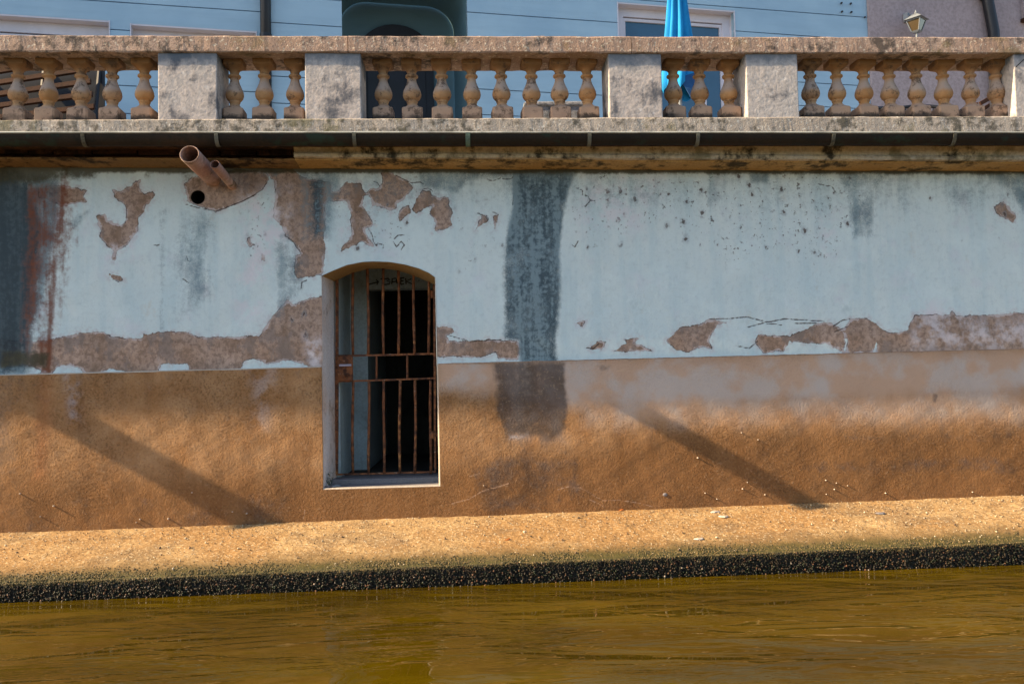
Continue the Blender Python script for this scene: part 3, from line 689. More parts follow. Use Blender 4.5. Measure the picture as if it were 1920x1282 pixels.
# studs stuck on the render
for i, (x, y) in enumerate([(1322,924),(1344,935),(1392,916),(1401,904),(1434,927),(1548,900),(1568,905),(1564,917),(1589,910),(1660,924),(1823,922),(1549,926),(38,925),(101,948),(76,968),(256,979),(263,973),(316,972),(360,923),(436,959),(463,962),(907,910),(1308,858),(1390,811),(1421,824)]):
    p = pt(x, y, PY); bm = bmesh.new(); r = .0055+.0035*random.random()
    bmesh.ops.create_icosphere(bm, subdivisions=2, radius=r, matrix=Matrix.Translation((p.x, PY-r*.6, p.z)) @ Matrix.Diagonal((1.0, 1.9, .8, 1)))
    bobj('stud', bm, M_shell, wall, True)
bm = bmesh.new(); bmesh.ops.create_icosphere(bm, subdivisions=3, radius=.02, matrix=Matrix.Translation(pt(1247, 927, PY)) @ Matrix.Diagonal((1.1, .35, .8, 1))); bobj('chipped_spot', bm, M_sill, wall, True)

# slab edge, cornice and brick course above the painted face
zc = lev((0, 292), (1919, 301), -.30)
xbr = X(553, -.25)
rough_bar('cornice', xbr, 15, lambda x: [(-.30, zc(x)+.03), (-.295, zc(x)+.004), (-.27, zc(x)), (.02, zc(x)-.004), (.02, zgb(x)+.03), (-.325, zgb(x)+.03), (-.285, zc(x)+.05)], M_cornice, wall, .03, .005, 4)
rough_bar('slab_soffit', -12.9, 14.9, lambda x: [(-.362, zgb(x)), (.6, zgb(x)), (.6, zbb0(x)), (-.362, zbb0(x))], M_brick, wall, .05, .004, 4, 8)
# slim ochre underside bead against the wall
rough_bar('cornice_bead', xbr, 15, lambda x: [(-.25, zc(x)-.001), (-.24, zc(x)-.012), (.01, zc(x)-.028), (.01, zc(x)+.002)], M_bead, wall, .03, .006, 4, 3)
rough_bar('cornice_bead', -12.9, xbr-.003, lambda x: [(-.25, zc(x)-.001), (-.24, zc(x)-.012), (.01, zc(x)-.028), (.01, zc(x)+.002)], M_brick2, wall, .03, .006, 4, 3)
zbk = lev((0, 295.5), (600, 299.5), -.19)
random.seed(3); x = -13.0
bmA = bmesh.new()
while x < xbr-.02:
    w = min(random.uniform(.2, .42), xbr-.012-x); d = random.uniform(-.02, .035); 
    bbox(bmA, (x, -.21+d, zbk(x)+.02+random.uniform(0, .012)), (x+w-.012, .02, zgb(x)+.03), .008)
    bbox(bmA, (x-.01, -.185, zbk(x)-.004), (x+w-.004, .02, zbk(x)+.018), .004)
    x += w
bobj('brick_course', bmA, M_brick, wall)

# ------------------------------------------------------------------ gate (part of the wall, hinged in the opening)
def G(px, py, dy=0): 
    p = pt(px, py, YG+dy); return p
bm = bmesh.new()
tube(bm, [G(632, 523), G(632, 700), G(631, 888)], .020, 4)                       # lock side stile
tube(bm, [G(814, 530), G(815, 700), G(816, 884)], .014, 4)
tube(bm, [G(632, 667), G(700, 666), G(815, 663)], .013, 4); tube(bm, [G(632, 715), G(700, 713), G(815, 709)], .012, 4)
tube(bm, [G(630, 889), G(720, 887), G(817, 884)], .012, 4)
gate = bobj('gate', bm, M_rust, wall)
gate['label'] = 'rusty iron bar gate in the arched opening'
for top, bot, pxs in ((0, 665, [661, 689.5, 718, 747, 775.5, 803.5]), (713, 888, [661.5, 691.5, 720, 749.5, 778.5, 807.5])):
    for x in pxs:
        y0 = top if top else 488
        bm = bmesh.new(); n = 9; ps = []
        for i in range(n):
            t = i/(n-1); yy = y0+(bot-y0)*t
            ps.append(G(x+.8*math.sin(t*5+x)+(1.0*t if top == 0 else 0), yy))
        if top == 0: ps[0].z = min(ps[0].z, zarch2(ps[0].x)+.04)
        tube(bm, ps, [.0135+.0015*math.sin(i*2.1+x) for i in range(n)], 8); bobj('bar', bm, M_rust, gate, True)
for x, w in ((706, .010), (763.5, .011)):
    bm = bmesh.new(); tube(bm, [G(x, 667), G(x, 712)], w, 6); bobj('short_bar', bm, M_rust, gate)
bm = bmesh.new(); bbox(bm, (G(634, 690).x, YG-.03, G(640, 714).z), (G(662, 690).x, YG+.0, G(640, 668).z), .004); bobj('lock_plate', bm, M_rust, gate)
bm = bmesh.new(); bbox(bm, (G(637, 690).x, YG-.05, G(640, 687).z), (G(660, 690).x, YG-.031, G(640, 683).z), .003); bobj('handle', bm, M_steel, gate)
bm = bmesh.new(); tube(bm, [G(640, 705, -.06), G(640, 705, -.02)], .012, 8); tube(bm, [G(652, 702, -.045), G(646, 708, -.032)], .008, 6); bobj('latch', bm, M_rust, gate)
bm = bmesh.new()
for yy in (552, 815): tube(bm, [G(811, yy-7), G(811, yy+7)], .02, 8); tube(bm, [G(811, yy), G(822, yy)], .012, 6)
bobj('hinge', bm, M_rust, gate)

# ================================================================== BALUSTRADE
YF = -.40
bal = thing('balustrade', 'weathered stone balustrade with terracotta coloured balusters running along the terrace edge', 'balustrade')
zct, zcb = lev((0, 66), (1919, 70), YF), lev((0, 97), (1919, 100.5), YF)
zbt, zbb = lev((0, 224.5), (1919, 217.5), YF+.01), lev((0, 250), (1919, 249), YF+.01)
cuts = [-12, X(-560, YF), X(655, YF), X(1190, YF), X(1919, YF)+.4, 15]
for i, (a, b) in enumerate(zip(cuts, cuts[1:])):
    rough_bar('cap_rail', a+.003, b-.003, rect_sec(YF, .06, zcb, zct, .010), M_cap, bal, .03, .0055, 5, 1+i)
rough_bar('base_rail', -12, 15, rect_sec(YF+.012, .10, lambda x: zbb(x)-.02, zbt, .010), M_base, bal, .03, .005, 5, 21)
def baluster_mesh():
    P = [(0, 18.5, 1), (.235, 18.2, 1), (.25, 17.2, 1), (.262, 15.5, .6), (.29, 12, .1), (.325, 8.8, 0), (.345, 8.5, 0), (.36, 9.8, 0), (.375, 10.0, 0), (.385, 9.6, 0), (.392, 11, 0), (.41, 13.2, 0), (.435, 15.2, 0),
         (.475, 16.4, 0), (.52, 15.8, 0), (.56, 14.2, 0), (.60, 12.0, 0), (.64, 9.9, 0), (.68, 8.4, 0), (.715, 7.8, 0), (.735, 8.0, 0), (.742, 9.6, 0), (.755, 11.3, 0), (.772, 11.5, 0), (.786, 10.6, 0), (.792, 8.6, 0), (.81, 7.9, 0),
         (.84, 8.6, 0), (.865, 10.6, 0), (.872, 11.6, 0), (.885, 13.6, .15), (.90, 15.6, .5), (.912, 17.0, .9), (.925, 17.8, 1), (1, 18, 1)]
    n = 40; bm = bmesh.new(); lay = None; rings = []
    for t, r, k in P:
        ring = []
        for i in range(n):
            a = (i+.5)*2*math.pi/n; c, s = math.cos(a), math.sin(a)
            sq = 1/max(abs(c), abs(s)); q = 1+(min(sq, 1.36)-1)*k
            ring.append(bm.verts.new((c*r*q/200, s*r*q/200, t)))
        rings.append(ring)
    for A, B in zip(rings, rings[1:]):
        for i in range(n): bm.faces.new((A[i], A[(i+1) % n], B[(i+1) % n], B[i]))
    bm.faces.new(rings[0][::-1]); bm.faces.new(rings[-1])
    bmesh.ops.recalc_face_normals(bm, faces=bm.faces)
    me = bpy.data.meshes.new('baluster'); bm.to_mesh(me); bm.free()
    at = me.attributes.new('lev', 'FLOAT', 'POINT')
    for i, v in enumerate(me.vertices): at.data[i].value = v.co.z
    for p in me.polygons:
        zs = [me.vertices[i].co.z for i in p.vertices]; p.use_smooth = .27 < min(zs) and max(zs) < .885
    me.materials.append(M_bal); return me
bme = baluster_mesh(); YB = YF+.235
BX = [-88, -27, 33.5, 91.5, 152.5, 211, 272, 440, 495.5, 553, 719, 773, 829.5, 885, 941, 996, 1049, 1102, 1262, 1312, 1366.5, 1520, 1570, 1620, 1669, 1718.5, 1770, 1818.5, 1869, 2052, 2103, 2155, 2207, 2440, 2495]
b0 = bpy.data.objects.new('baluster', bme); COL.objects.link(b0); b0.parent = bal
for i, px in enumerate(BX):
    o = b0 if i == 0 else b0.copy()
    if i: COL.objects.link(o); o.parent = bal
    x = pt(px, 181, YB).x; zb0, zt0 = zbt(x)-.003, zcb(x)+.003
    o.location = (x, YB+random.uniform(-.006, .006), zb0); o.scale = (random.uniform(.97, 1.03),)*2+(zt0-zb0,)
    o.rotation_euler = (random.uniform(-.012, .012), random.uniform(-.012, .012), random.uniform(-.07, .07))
for i, (a, b) in enumerate([(-330, -222), (296, 407), (572, 677), (1142, 1241.5), (1400, 1497), (1903, 2005), (2260, 2370)]):
    x0, x1 = pt(a, 165, YF+.025).x, pt(b, 165, YF+.025).x
    bm = bmesh.new(); n = 14; m = 12
    zb1, zt1 = min(zbt(x0), zbt(x1))-.01, max(zcb(x0), zcb(x1))+.006
    bbox(bm, (x0, YF+.025, zb1), (x1, .02, zt1), .009, 2)
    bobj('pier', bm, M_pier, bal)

# ================================================================== GUTTER
gut = thing('rain_gutter', 'dark half round copper gutter hung under the balustrade', 'gutter')
zgl, zgbt = lev((0, 249.5), (1919, 249.5), -.52), lev((0, 274), (1919, 272), -.46)
def gsec(off=0.0, th=.004):
    def s(x):
        zl = zgl(x)+.006*0; zb = zgbt(x); yc = -.455; o = []
        ang = np.linspace(math.pi, 2*math.pi, 13)
        for a in ang: o.append((yc+math.cos(a)*(.068+off), zl+math.sin(a)*(zl-zb+off)))
        for a in ang[::-1]: o.append((yc+math.cos(a)*(.068+off-th), zl+math.sin(a)*(zl-zb+off-th)))
        return o
    return s
def sweep(name, x0, x1, sec, mat, parent, nx):
    xs = np.linspace(x0, x1, nx); V = []; k = len(sec(x0)); Fc = []
    for i, x in enumerate(xs):
        sag = .003*mn.noise(Vector((x*.7, 2, 0)))
        for y, z in sec(x): V.append((x, y, z+sag))
    for i in range(nx-1):
        for j in range(k): Fc.append((i*k+j, i*k+(j+1) % k, (i+1)*k+(j+1) % k, (i+1)*k+j))
    Fc += [tuple(range(k))[::-1], tuple((nx-1)*k+j for j in range(k))]
    bm = bmesh.new(); vs = [bm.verts.new(v) for v in V]
    for f_ in Fc: bm.faces.new([vs[q] for q in f_])
    return bobj(name, bm, mat, parent)
joints = [-12, X(-900, -.5), X(780, -.5), X(1395, -.5), 15]
for i, (a, b) in enumerate(zip(joints, joints[1:])): sweep('trough', a+(0 if i == 0 else .0), b, gsec(.0012*(i % 2)), M_gut, gut, int((b-a)/.15)+2)
M_lip = mat_simple('dull_zinc', (.50, .50, .44), .45, .5, 5, .1)
M_strap = mat_stone('strap_metal', (.16, .155, .12), (.10, .09, .06), (.04, .035, .025), 30, .7)
bm = bmesh.new(); tube(bm, [(x, -.524, zgl(x)+.004+.003*mn.noise(Vector((x*.7, 2, 0)))) for x in np.linspace(-12, 15, 180)], .0085, 8); bobj('rolled_lip', bm, M_lip, gut)
for i, px in enumerate([-120, 157, 407, 665, 878, 1106, 1309, 1563, 1790]):
    x = X(px, -.5); w = .016 if px != 878 else .02
    sweep('bracket', x-w, x+w, gsec(.009, .005), M_verd if px == 878 else M_strap, gut, 2)
    b = gut.children[-1]

# ================================================================== DRAIN PIPES
def pipe(name, root, tip, r, th, mat, label, mitre=0.35):
    o = thing(name, label, 'pipe', tuple(root), 0, 'clay drain pipes jutting from the wall')
    root, tip = Vector(root), Vector(tip); ax = (tip-root); L = ax.length; ax.normalize()
    ref = ax.cross(Vector((0, 0, 1))).normalized(); u = ref.cross(ax)
    bm = bmesh.new(); n = 36; R = []
    for (s, rr) in ((-.06, r), (L-.01, r), (L, r-.002), (L, r-th), (L-.02, r-th), (.05, r-th)):
        ring = []
        for k in range(n):
            a = 2*math.pi*k/n; d = ref*math.cos(a)+u*math.sin(a)
            off = mitre*r*math.sin(a)*(1 if s > .2 else 0)
            ring.append(bm.verts.new(ax*(s-off)+d*(rr+.0008*math.sin(k*3))))
        R.append(ring)
    for A, B in zip(R, R[1:]):
        for k in range(n): bm.faces.new((A[k], A[(k+1) % n], B[(k+1) % n], B[k]))
    bm.faces.new(R[-1]); bobj('pipe_shell', bm, mat, o, True)
    return o
pr, ptip = pt(399, 334, 0), pt(355, 289, -.83)
pipe('drain_pipe', pr, ptip, .078, .007, M_clay, 'wide pink clay drain pipe jutting out above the round hole')
pipe('drain_pipe', pt(436, 348, 0), pt(402.5, 308, -.62), .040, .004, M_clay, 'thin pink clay drain pipe just right of the wide one')
# unseen pipe added left of the frame, sized to cast the left diagonal shadow
pl_ = pt(-760, 300, 0)
pipe('drain_pipe', pl_, (pl_.x+.02, -.77, pl_.z-.02), .13, .01, M_clay, 'broad clay drain pipe added out of view at the left to cast a shadow')

# ================================================================== TERRACE
zT = zbt(0)-.04
struct(quadbox('terrace_floor', [((-13, YF+.03, zT-.04), (15, 7.5, zT))], M_terr, None))

# ================================================================== HOUSES
HA = math.radians(9.5); HO = Vector((.35, 2.65, 0)); hd = Vector((math.cos(HA), math.sin(HA), 0)); hn = Vector((-math.sin(HA), math.cos(HA), 0))
def hp(px, py, w=0.0):
    d = ray(px, py); t = ((HO+hn*w-EYE).dot(hn))/d.dot(hn); P = EYE+d*t-HO
    return P.dot(hd), P.z
house = thing('blue_house', 'pale blue boarded house behind the terrace balustrade', 'house', tuple(HO), HA)
def hx(px, py=60, w=0): return hp(px, py, w)[0]
ZTOP = 9.0; ZB = zT
pitch = .318
uA0, uA1, uB0, uB1, uC0, uC1 = -14, hx(497), hx(497), hx(641), hx(876), hx(1625)
def boards(name, rects, z_ref, parent, mat, proj=0.0):
    """shiplap boards: each a slightly tilted strip with a shadow gap under it"""
    bm = bmesh.new()
    for u0_, u1_, za, zb in rects:
        k0 = math.floor((za-z_ref)/pitch)
        z = z_ref+k0*pitch
        while z < zb:
            a, b = max(z, za), min(z+pitch-.012, zb)
            if b-a > .004:
                bbox(bm, (u0_, -.022-proj, a), (u1_, .02, b))
            z += pitch
        bbox(bm, (u0_, .0-proj+.004, za), (u1_, .06, zb))
    return bobj(name, bm, mat, parent)
zrefC = hp(1060, 36.5)[1]; zrefA = hp(487, 23)[1]; zrefB = hp(520, 45.5)[1]
# windows: outer rectangles
wx0, wx1 = hx(1160, 100), hx(1377, 100); wz1 = hp(1268, 14)[1]; wz0 = ZB+.05
lw = [(hx(-60), hx(205), hp(100, 34)[1]), (hx(247), hx(480), hp(360, 53)[1])]
rects = [(uC0, wx0, ZB, ZTOP), (wx1, uC1, ZB, ZTOP), (wx0, wx1, wz1, ZTOP)]
boards('boarding', rects, zrefC, house, M_side)
zl1 = hp(100, 34)[1]
zw = lw[1][2]
boards('boarding', [(uA0, uA1, ZB, zw-.46), (uA0, lw[0][0], zw-.46, ZTOP), (lw[0][1], lw[1][0], zw-.46, zl1), (lw[1][1], uA1, zw-.46, zl1), (lw[0][0], uA1, zl1, ZTOP), (lw[0][0], lw[0][1], zw-.46, zl1-.46), (lw[1][0], lw[1][1], zw, zl1)], zrefA, house, M_side)
boards('boarding', [(uB0, uB1, ZB, ZTOP)], zrefB, house, M_side, .03)
# alcove with rounded head
az = hp(760, -62)[1]; rr = .36; dep = 1.1
def arch_pts(u0_, u1_, z0_, z1_, r, n=10):
    P = [(u0_, z0_)]
    for k in range(n+1): a = math.pi-k*math.pi/2/n; P.append((u0_+r+r*math.cos(a), z1_-r+r*math.sin(a)))
    for k in range(n+1): a = math.pi/2-k*math.pi/2/n; P.append((u1_-r+r*math.cos(a), z1_-r+r*math.sin(a)))
    P.append((u1_, z0_)); return P
A = arch_pts(uB1, uC0, ZB, az, rr)
strip('alcove_vault', [[(u, -.02+dep*t, z) for u, z in A] for t in (0, .02, 1)], M_side_shade, house)
mesh('alcove_back', [(uB1-.1, dep, ZB), (uC0+.1, dep, ZB), (uC0+.1, dep, az+.1), (uB1-.1, dep, az+.1)], [(0, 1, 2, 3)], M_side_shade, house)
V = [(u, -.022, z) for u, z in A]+[(uB1, -.022, ZTOP), (uC0, -.022, ZTOP)]
n = len(A); bm = bmesh.new()
fv = [bm.verts.new(v) for v in V[:n]]; tv = [bm.verts.new((v[0], v[1], ZTOP)) for v in V[:n]]
for k in range(n-1):
    if abs(V[k][0]-V[k+1][0]) > 1e-6: bm.faces.new((fv[k], fv[k+1], tv[k+1], tv[k]))
bmesh.ops.delete(bm, geom=[v for v in bm.verts if not v.link_faces], context='VERTS')
bobj('alcove_front', bm, M_side, house)
# black arched door in the alcove
du0, du1 = hp(672, 120, dep)[0], hp(812, 120, dep)[0]; dtop = hp(740, 49, dep)[1]; dc = (du0+du1)/2; dr = (du1-du0)/2
pts = [(du0, ZB), (du0, dtop-.42)]+[(dc-dr*math.cos(a), dtop-.42+.42*math.sin(a)) for a in np.linspace(.1, math.pi-.1, 16)]+[(du1, dtop-.42), (du1, ZB)]
bm = bmesh.new(); f1 = [bm.verts.new((u, dep-.05, z)) for u, z in pts]; f2 = [bm.verts.new((u, dep-.004, z)) for u, z in pts]
bm.faces.new(f1)
for i in range(len(pts)): j = (i+1) % len(pts); bm.faces.new((f1[i], f1[j], f2[j], f2[i]))
door = bobj('door', bm, M_blackdoor, house)
bm = bmesh.new()
for k in range(3):
    u = du0+.08+k*(du1-du0-.16)/3
    for za, zb in ((ZB+.2, ZB+.85), (ZB+.98, dtop-.62)): bbox(bm, (u+.03, dep-.07, za), (u+(du1-du0-.16)/3-.03, dep-.052, zb), .006)
bobj('door_panel', bm, M_blackdoor, door)
# windows
def window(u0_, u1_, z0_, z1_, parent, rec=.10, fr=.12, mull=()):
    bm = bmesh.new(); y = rec
    bbox(bm, (u0_, -.02, z1_-.018), (u1_, y+.05, z1_+.0)); 
    bbox(bm, (u0_, y, z1_-.018-fr), (u1_, y+.05, z1_-.018)); bbox(bm, (u0_, y, z0_), (u0_+fr, y+.05, z1_-.018-fr)); bbox(bm, (u1_-fr, y, z0_), (u1_, y+.05, z1_-.018-fr))
    for m in mull: bbox(bm, (m-.03, y+.01, z0_), (m+.03, y+.06, z1_-.018-fr-.06))
    i0, i1, t = u0_+fr, u1_-fr, z1_-.018-fr
    bbox(bm, (i0, y+.02, t-.05), (i1, y+.06, t-.012)); bbox(bm, (i0, y+.02, z0_), (i0+.035, y+.06, t-.05)); bbox(bm, (i1-.035, y+.02, z0_), (i1, y+.06, t-.05))
    bbox(bm, (u0_-.012, -.03, z0_), (u0_, y+.05, z1_)); bbox(bm, (u1_, -.03, z0_), (u1_+.012, y+.05, z1_))
    w_ = bobj('window', bm, M_white, parent)
    mesh('pane', [(i0, y+.045, z0_), (i1, y+.045, z0_), (i1, y+.045, t), (i0, y+.045, t)], [(0, 1, 2, 3)], M_glass, w_)
    return w_
w1 = window(wx0, wx1, wz0, wz1, house, .10, .11)
# pale curtain and folded leaf seen low in the pane
mesh('curtain', [(hx(1322, 190), .141, wz0), (hx(1334, 190), .141, wz0), (hx(1334, 190), .141, hp(1330, 172)[1]), (hx(1322, 190), .141, hp(1330, 172)[1])], [(0, 1, 2, 3)], M_white, w1)
for a, b, z in lw: window(a, b, z-.46, z, house, .10, .13, ((a+b)/2,))
# dark downpipe on the house, and bolts
bm = bmesh.new(); u = hx(499); tube(bm, [(u, -.09, ZB), (u, -.09, ZTOP)], .062, 14); bobj('downpipe', bm, M_black, house, True)
for zz in (3.2, 5.6, 8):
    bm = bmesh.new(); tube(bm, [(u, -.09, zz), (u, -.09, zz+.05)], .07, 14); bobj('pipe_clip', bm, M_black, house)
for px, py in [(1575,8.5),(1592.5,9.5),(1576,24.5),(1593.5,25.5),(1619,35)]:
    u, z = hp(px, py); bm = bmesh.new(); tube(bm, [(u, -.05, z), (u, -.015, z)], .011 if px < 1610 else .007, 8); bmesh.ops.create_icosphere(bm, subdivisions=1, radius=.014, matrix=Matrix.Translation((u-.012, -.05, z-.004))); bobj('bolt', bm, M_black, house)

neigh = thing('mauve_house', 'dusky mauve rendered house adjoining the blue boards at the right end', 'house', tuple(HO), HA)
quadbox('rendered_wall', [((uC1+.004, -.06, ZB), (19, .5, ZTOP))], M_mauve, neigh)
u0_, z0_ = hp(1909, 40)
quadbox('window_surround', [((u0_, -.11, z0_), (u0_+1.2, -.061, ZTOP))], M_mauve, neigh)
quadbox('window_sill', [((u0_-.02, -.16, z0_-.05), (u0_+1.2, -.061, z0_-.003))], M_wood, neigh)
bm = bmesh.new(); (ua, za), (ub, zb) = hp(1836, 2), hp(1849, 66)
tube(bm, [(ua-.08, -.14, ZTOP), (ua, -.14, za+.05), (ub, -.14, zb), (ub+.03, -.14, ZB)], .075, 16); dp = bobj('downpipe', bm, M_black, neigh, True)
bm = bmesh.new(); tube(bm, [(ua-.002, -.14, za-.03), (ua+.004, -.14, za+.03)], .092, 16); bbox(bm, (ua-.15, -.17, za-.02), (ua-.08, -.13, za+.02)); bobj('pipe_collar', bm, M_black, dp)

# wall lantern
u, z = hp(1718, 45, -.28)
Lp = HO+hd*u+hn*(-.28); lan = thing('wall_lantern', 'small white four sided lantern with amber glass on the mauve wall', 'lantern', (Lp.x, Lp.y, z), HA+.5)
def frus(bm, z0, z1, a, b):
    v = [bm.verts.new((sx*r, sy*r, zz)) for zz, r in ((z0, a), (z1, b)) for sx, sy in ((-1, -1), (1, -1), (1, 1), (-1, 1))]
    for i in range(4): j = (i+1) % 4; bm.faces.new((v[i], v[j], v[4+j], v[4+i]))
    bm.faces.new(v[:4][::-1]); bm.faces.new(v[4:])
bm = bmesh.new(); frus(bm, -.105, .04, .045, .088); bobj('lantern_glass', bm, M_amber, lan)
bm = bmesh.new()
for sx, sy in ((-1, -1), (1, -1), (1, 1), (-1, 1)): tube(bm, [(sx*.048, sy*.048, -.108), (sx*.092, sy*.092, .044)], .008, 6)
frus(bm, -.125, -.105, .035, .055); frus(bm, .036, .05, .095, .095); bobj('lantern_cage', bm, M_whitecold, lan)
bm = bmesh.new(); frus(bm, .05, .115, .125, .045); frus(bm, .115, .135, .05, .02); tube(bm, [(0, 0, .135), (0, 0, .15), (0, 0, .165), (0, 0, .19)], [.012, .02, .012, .004], 10); bobj('lantern_roof', bm, M_whitecold, lan)
bm = bmesh.new(); tube(bm, [(0, 0, -.125), (0, 0, -.15), (0, 0, -.165), (0, 0, -.22)], [.016, .010, .016, .012], 10)
bobj('lantern_stem', bm, M_whitecold, lan)
bm = bmesh.new(); ca, sa = math.cos(-.5), math.sin(-.5)
wd = Vector((-math.sin(-.5), math.cos(-.5), 0))        # towards the wall, in lantern space
tube(bm, [(0, 0, .10), tuple(wd*.10+Vector((0, 0, .16))), tuple(wd*.20+Vector((0, 0, .15)))], .016, 8)
tube(bm, [tuple(wd*.19+Vector((0, 0, .10))), tuple(wd*.19+Vector((0, 0, .22)))], .045, 4)
bobj('lantern_bracket', bm, M_whitecold, lan)

# closed parasol
pp = pt(1271, 60, 1.15); par = thing('closed_parasol', 'furled bright blue canvas parasol standing on the terrace', 'parasol', (pp.x, pp.y, zT))
bm = bmesh.new(); n = 96; rings = []
zh = pt(1271, 172, 1.15).z-zT
prof = [(zh-.02, .13), (zh+.04, .150), (zh+.16, .146), (zh+.35, .135), (zh+.62, .113), (zh+.80, .098), (zh+1.1, .074), (zh+1.5, .048), (zh+1.75, .03)]
for q, (zz, r) in enumerate(prof):
    ring = []
    for k in range(n):
        a = 2*math.pi*k/n; f = 1+(.34*abs(math.cos(4*a+.5*math.sin(zz*2.3)+.2*math.sin(a)))-.17)*(1 if q < 8 else .2)*2*(.8+.3*math.sin(2*a+1))+.05*math.sin(3*a+zz)
        hem = .06*math.sin(4*a+1)*math.exp(-q*1.2)
        ring.append(bm.verts.new((r*f*math.cos(a), r*f*math.sin(a), zz+hem)))
    rings.append(ring)
for a_, b_ in zip(rings, rings[1:]):
    for k in range(n): bm.faces.new((a_[k], a_[(k+1) % n], b_[(k+1) % n], b_[k]))
bm.faces.new(rings[-1]); bobj('canopy', bm, M_blue, par, True)
bm = bmesh.new()
fl = [(.02, -.15, zh+.12), (.20, -.16, zh+.17), (.13, -.17, zh+.02), (.09, -.16, zh-.13), (.03, -.165, zh-.03), (-.02, -.16, zh+.05)]
v = [bm.verts.new(p) for p in fl]; v2 = [bm.verts.new((p[0], p[1]+.02, p[2])) for p in fl]
bm.faces.new(v); bm.faces.new(v2[::-1])
for i in range(6): j = (i+1) % 6; bm.faces.new((v[i], v[j], v2[j], v2[i]))
bobj('tie_flap', bm, M_bluedark, par)
bm = bmesh.new(); tube(bm, [(0, 0, .0), (0, 0, zh+1.9)], .022, 12); bobj('pole', bm, M_whitecold, par)
bm = bmesh.new(); bbox(bm, (-.25, -.25, .0), (.25, .25, .07), .02); bobj('base', bm, M_plant, par)

# stone trough behind the balusters
a_, b_ = pt(984, 190, .55), pt(1096, 192, .55)
tr = thing('stone_trough', 'grey granite trough behind the middle balusters', 'planter', ((a_.x+b_.x)/2, .72, zT))
bm = bmesh.new(); hw = (b_.x-a_.x)/2; hh = a_.z-zT
bbox(bm, (-hw, -.17, 0), (hw, .17, hh), .02, 3); r_ = bobj('trough_body', bm, M_plant, tr)
bm = bmesh.new(); bbox(bm, (-hw-.012, -.182, hh-.05), (hw+.012, .182, hh-.015), .012, 2); bobj('trough_rim', bm, M_plant, tr)

# slatted wooden sun lounger back standing behind the first balusters
p = pt(80, 170, .75); sl_ = thing('slatted_lounger', 'brown slatted wooden lounger with raised back behind the leftmost balusters', 'lounger', (p.x, .75, zT))
nz = 8; z0s, z1s = .02, pt(80, 108, .75).z-zT+.05
for i in range(nz):
    zz = z0s+(z1s-z0s)*(i+.5)/nz; bm = bmesh.new()
    bbox(bm, (-.9, -.03, -.028), (.56-.025*i, .0, .028), .004)
    o = bobj('slat', bm, M_wood, sl_); o.location = (0, .02*i, zz); o.rotation_euler = (-.35, math.radians(-4-.8*i), 0)
bm = bmesh.new()
for xx in (-.75, -.1, .45): tube(bm, [(xx, .05, 0), (xx, .26, z1s)], .02, 6)
bbox(bm, (-.9, .24, 0), (.50, .26, z1s-.06)); bobj('back_frame', bm, M_blackdoor, sl_)
bm = bmesh.new(); tube(bm, [(.42, -.05, .42), (.72, -.02, .12)], .012, 6); tube(bm, [(.48, -.02, .34), (.66, .0, .44)], .01, 6); bobj('brace', bm, M_wood, sl_)
bm = bmesh.new(); tube(bm, [(.50, .1, .14), (.74, .2, .42)], .03, 8); bobj('prop_bar', bm, mat_simple('pale_blue_bar', (.25, .36, .48), .5), sl_)

# chairs
def chair(px, py, Y, rot, lab):
    p = pt(px, py, Y); t = thing('patio_chair', lab, 'chair', (p.x, Y, zT), rot, 'dark patio chairs on the terrace')
    H = p.z-zT
    bm = bmesh.new(); pts = [(.27*math.sin(a), .24-.10*math.cos(a)*0+.10*math.cos(a), H-.05*(a/1.2)**2) for a in np.linspace(-1.25, 1.25, 15)]
    tube(bm, pts, .022, 8)
    tube(bm, [(q[0]*.98, q[1], q[2]-.14) for q in pts], .016, 8); bobj('back_rest', bm, M_black, t, True)
    bm = bmesh.new()
    for i in range(1, 14, 2): q = pts[i]; tube(bm, [q, (q[0]*.85, q[1]-.03, H*.55)], .008, 6)
    bobj('back_spindles', bm, M_black, t)
    bm = bmesh.new(); bbox(bm, (-.24, -.22, H*.52), (.24, .26, H*.52+.04), .015); bobj('seat', bm, M_black, t)
    for sx in (-1, 1):
        for sy in (-.2, .25):
            bm = bmesh.new(); tube(bm, [(sx*.22, sy, H*.52), (sx*.25, sy*1.1, 0)], .016, 8); bobj('leg', bm, M_black, t)
chair(1700, 186, 1.5, .2, 'black patio chair seen between the fourth and fifth balusters from the right')
chair(1742, 182, 1.55, -.1, 'black patio chair seen right of its twin through the right hand balusters')
p = pt(1866, 175, 1.3); fc = thing('folding_chair', 'brown folded wooden chair behind the last baluster on the right', 'chair', (p.x, 1.3, zT), .1)
hz = p.z-zT
for i in range(3):
    bm = bmesh.new(); bbox(bm, (-.22, -.012, -.022), (.22, .012, .022), .004); o = bobj('slat', bm, M_wood, fc); o.location = (0, .03*i, hz-.02-.08*i); o.rotation_euler = (0, -.5, 0)
for sx in (-.2, .2):
    bm = bmesh.new(); tube(bm, [(sx, .04, hz+.1*sx*5), (sx*1.1, .0, 0)], .014, 6); bobj('leg', bm, M_wood, fc)
# stray cable at the last pier
bm = bmesh.new(); c = [pt(1884, 136, -.2), pt(1897, 133, -.3), pt(1909, 122, -.41), pt(1922, 110, -.42), pt(1940, 105, -.40)]
tube(bm, c, .005, 6); tag(bobj('cable', bm, M_black, None), 'thin black cable looping over the edge of the rightmost pier', 'cable')

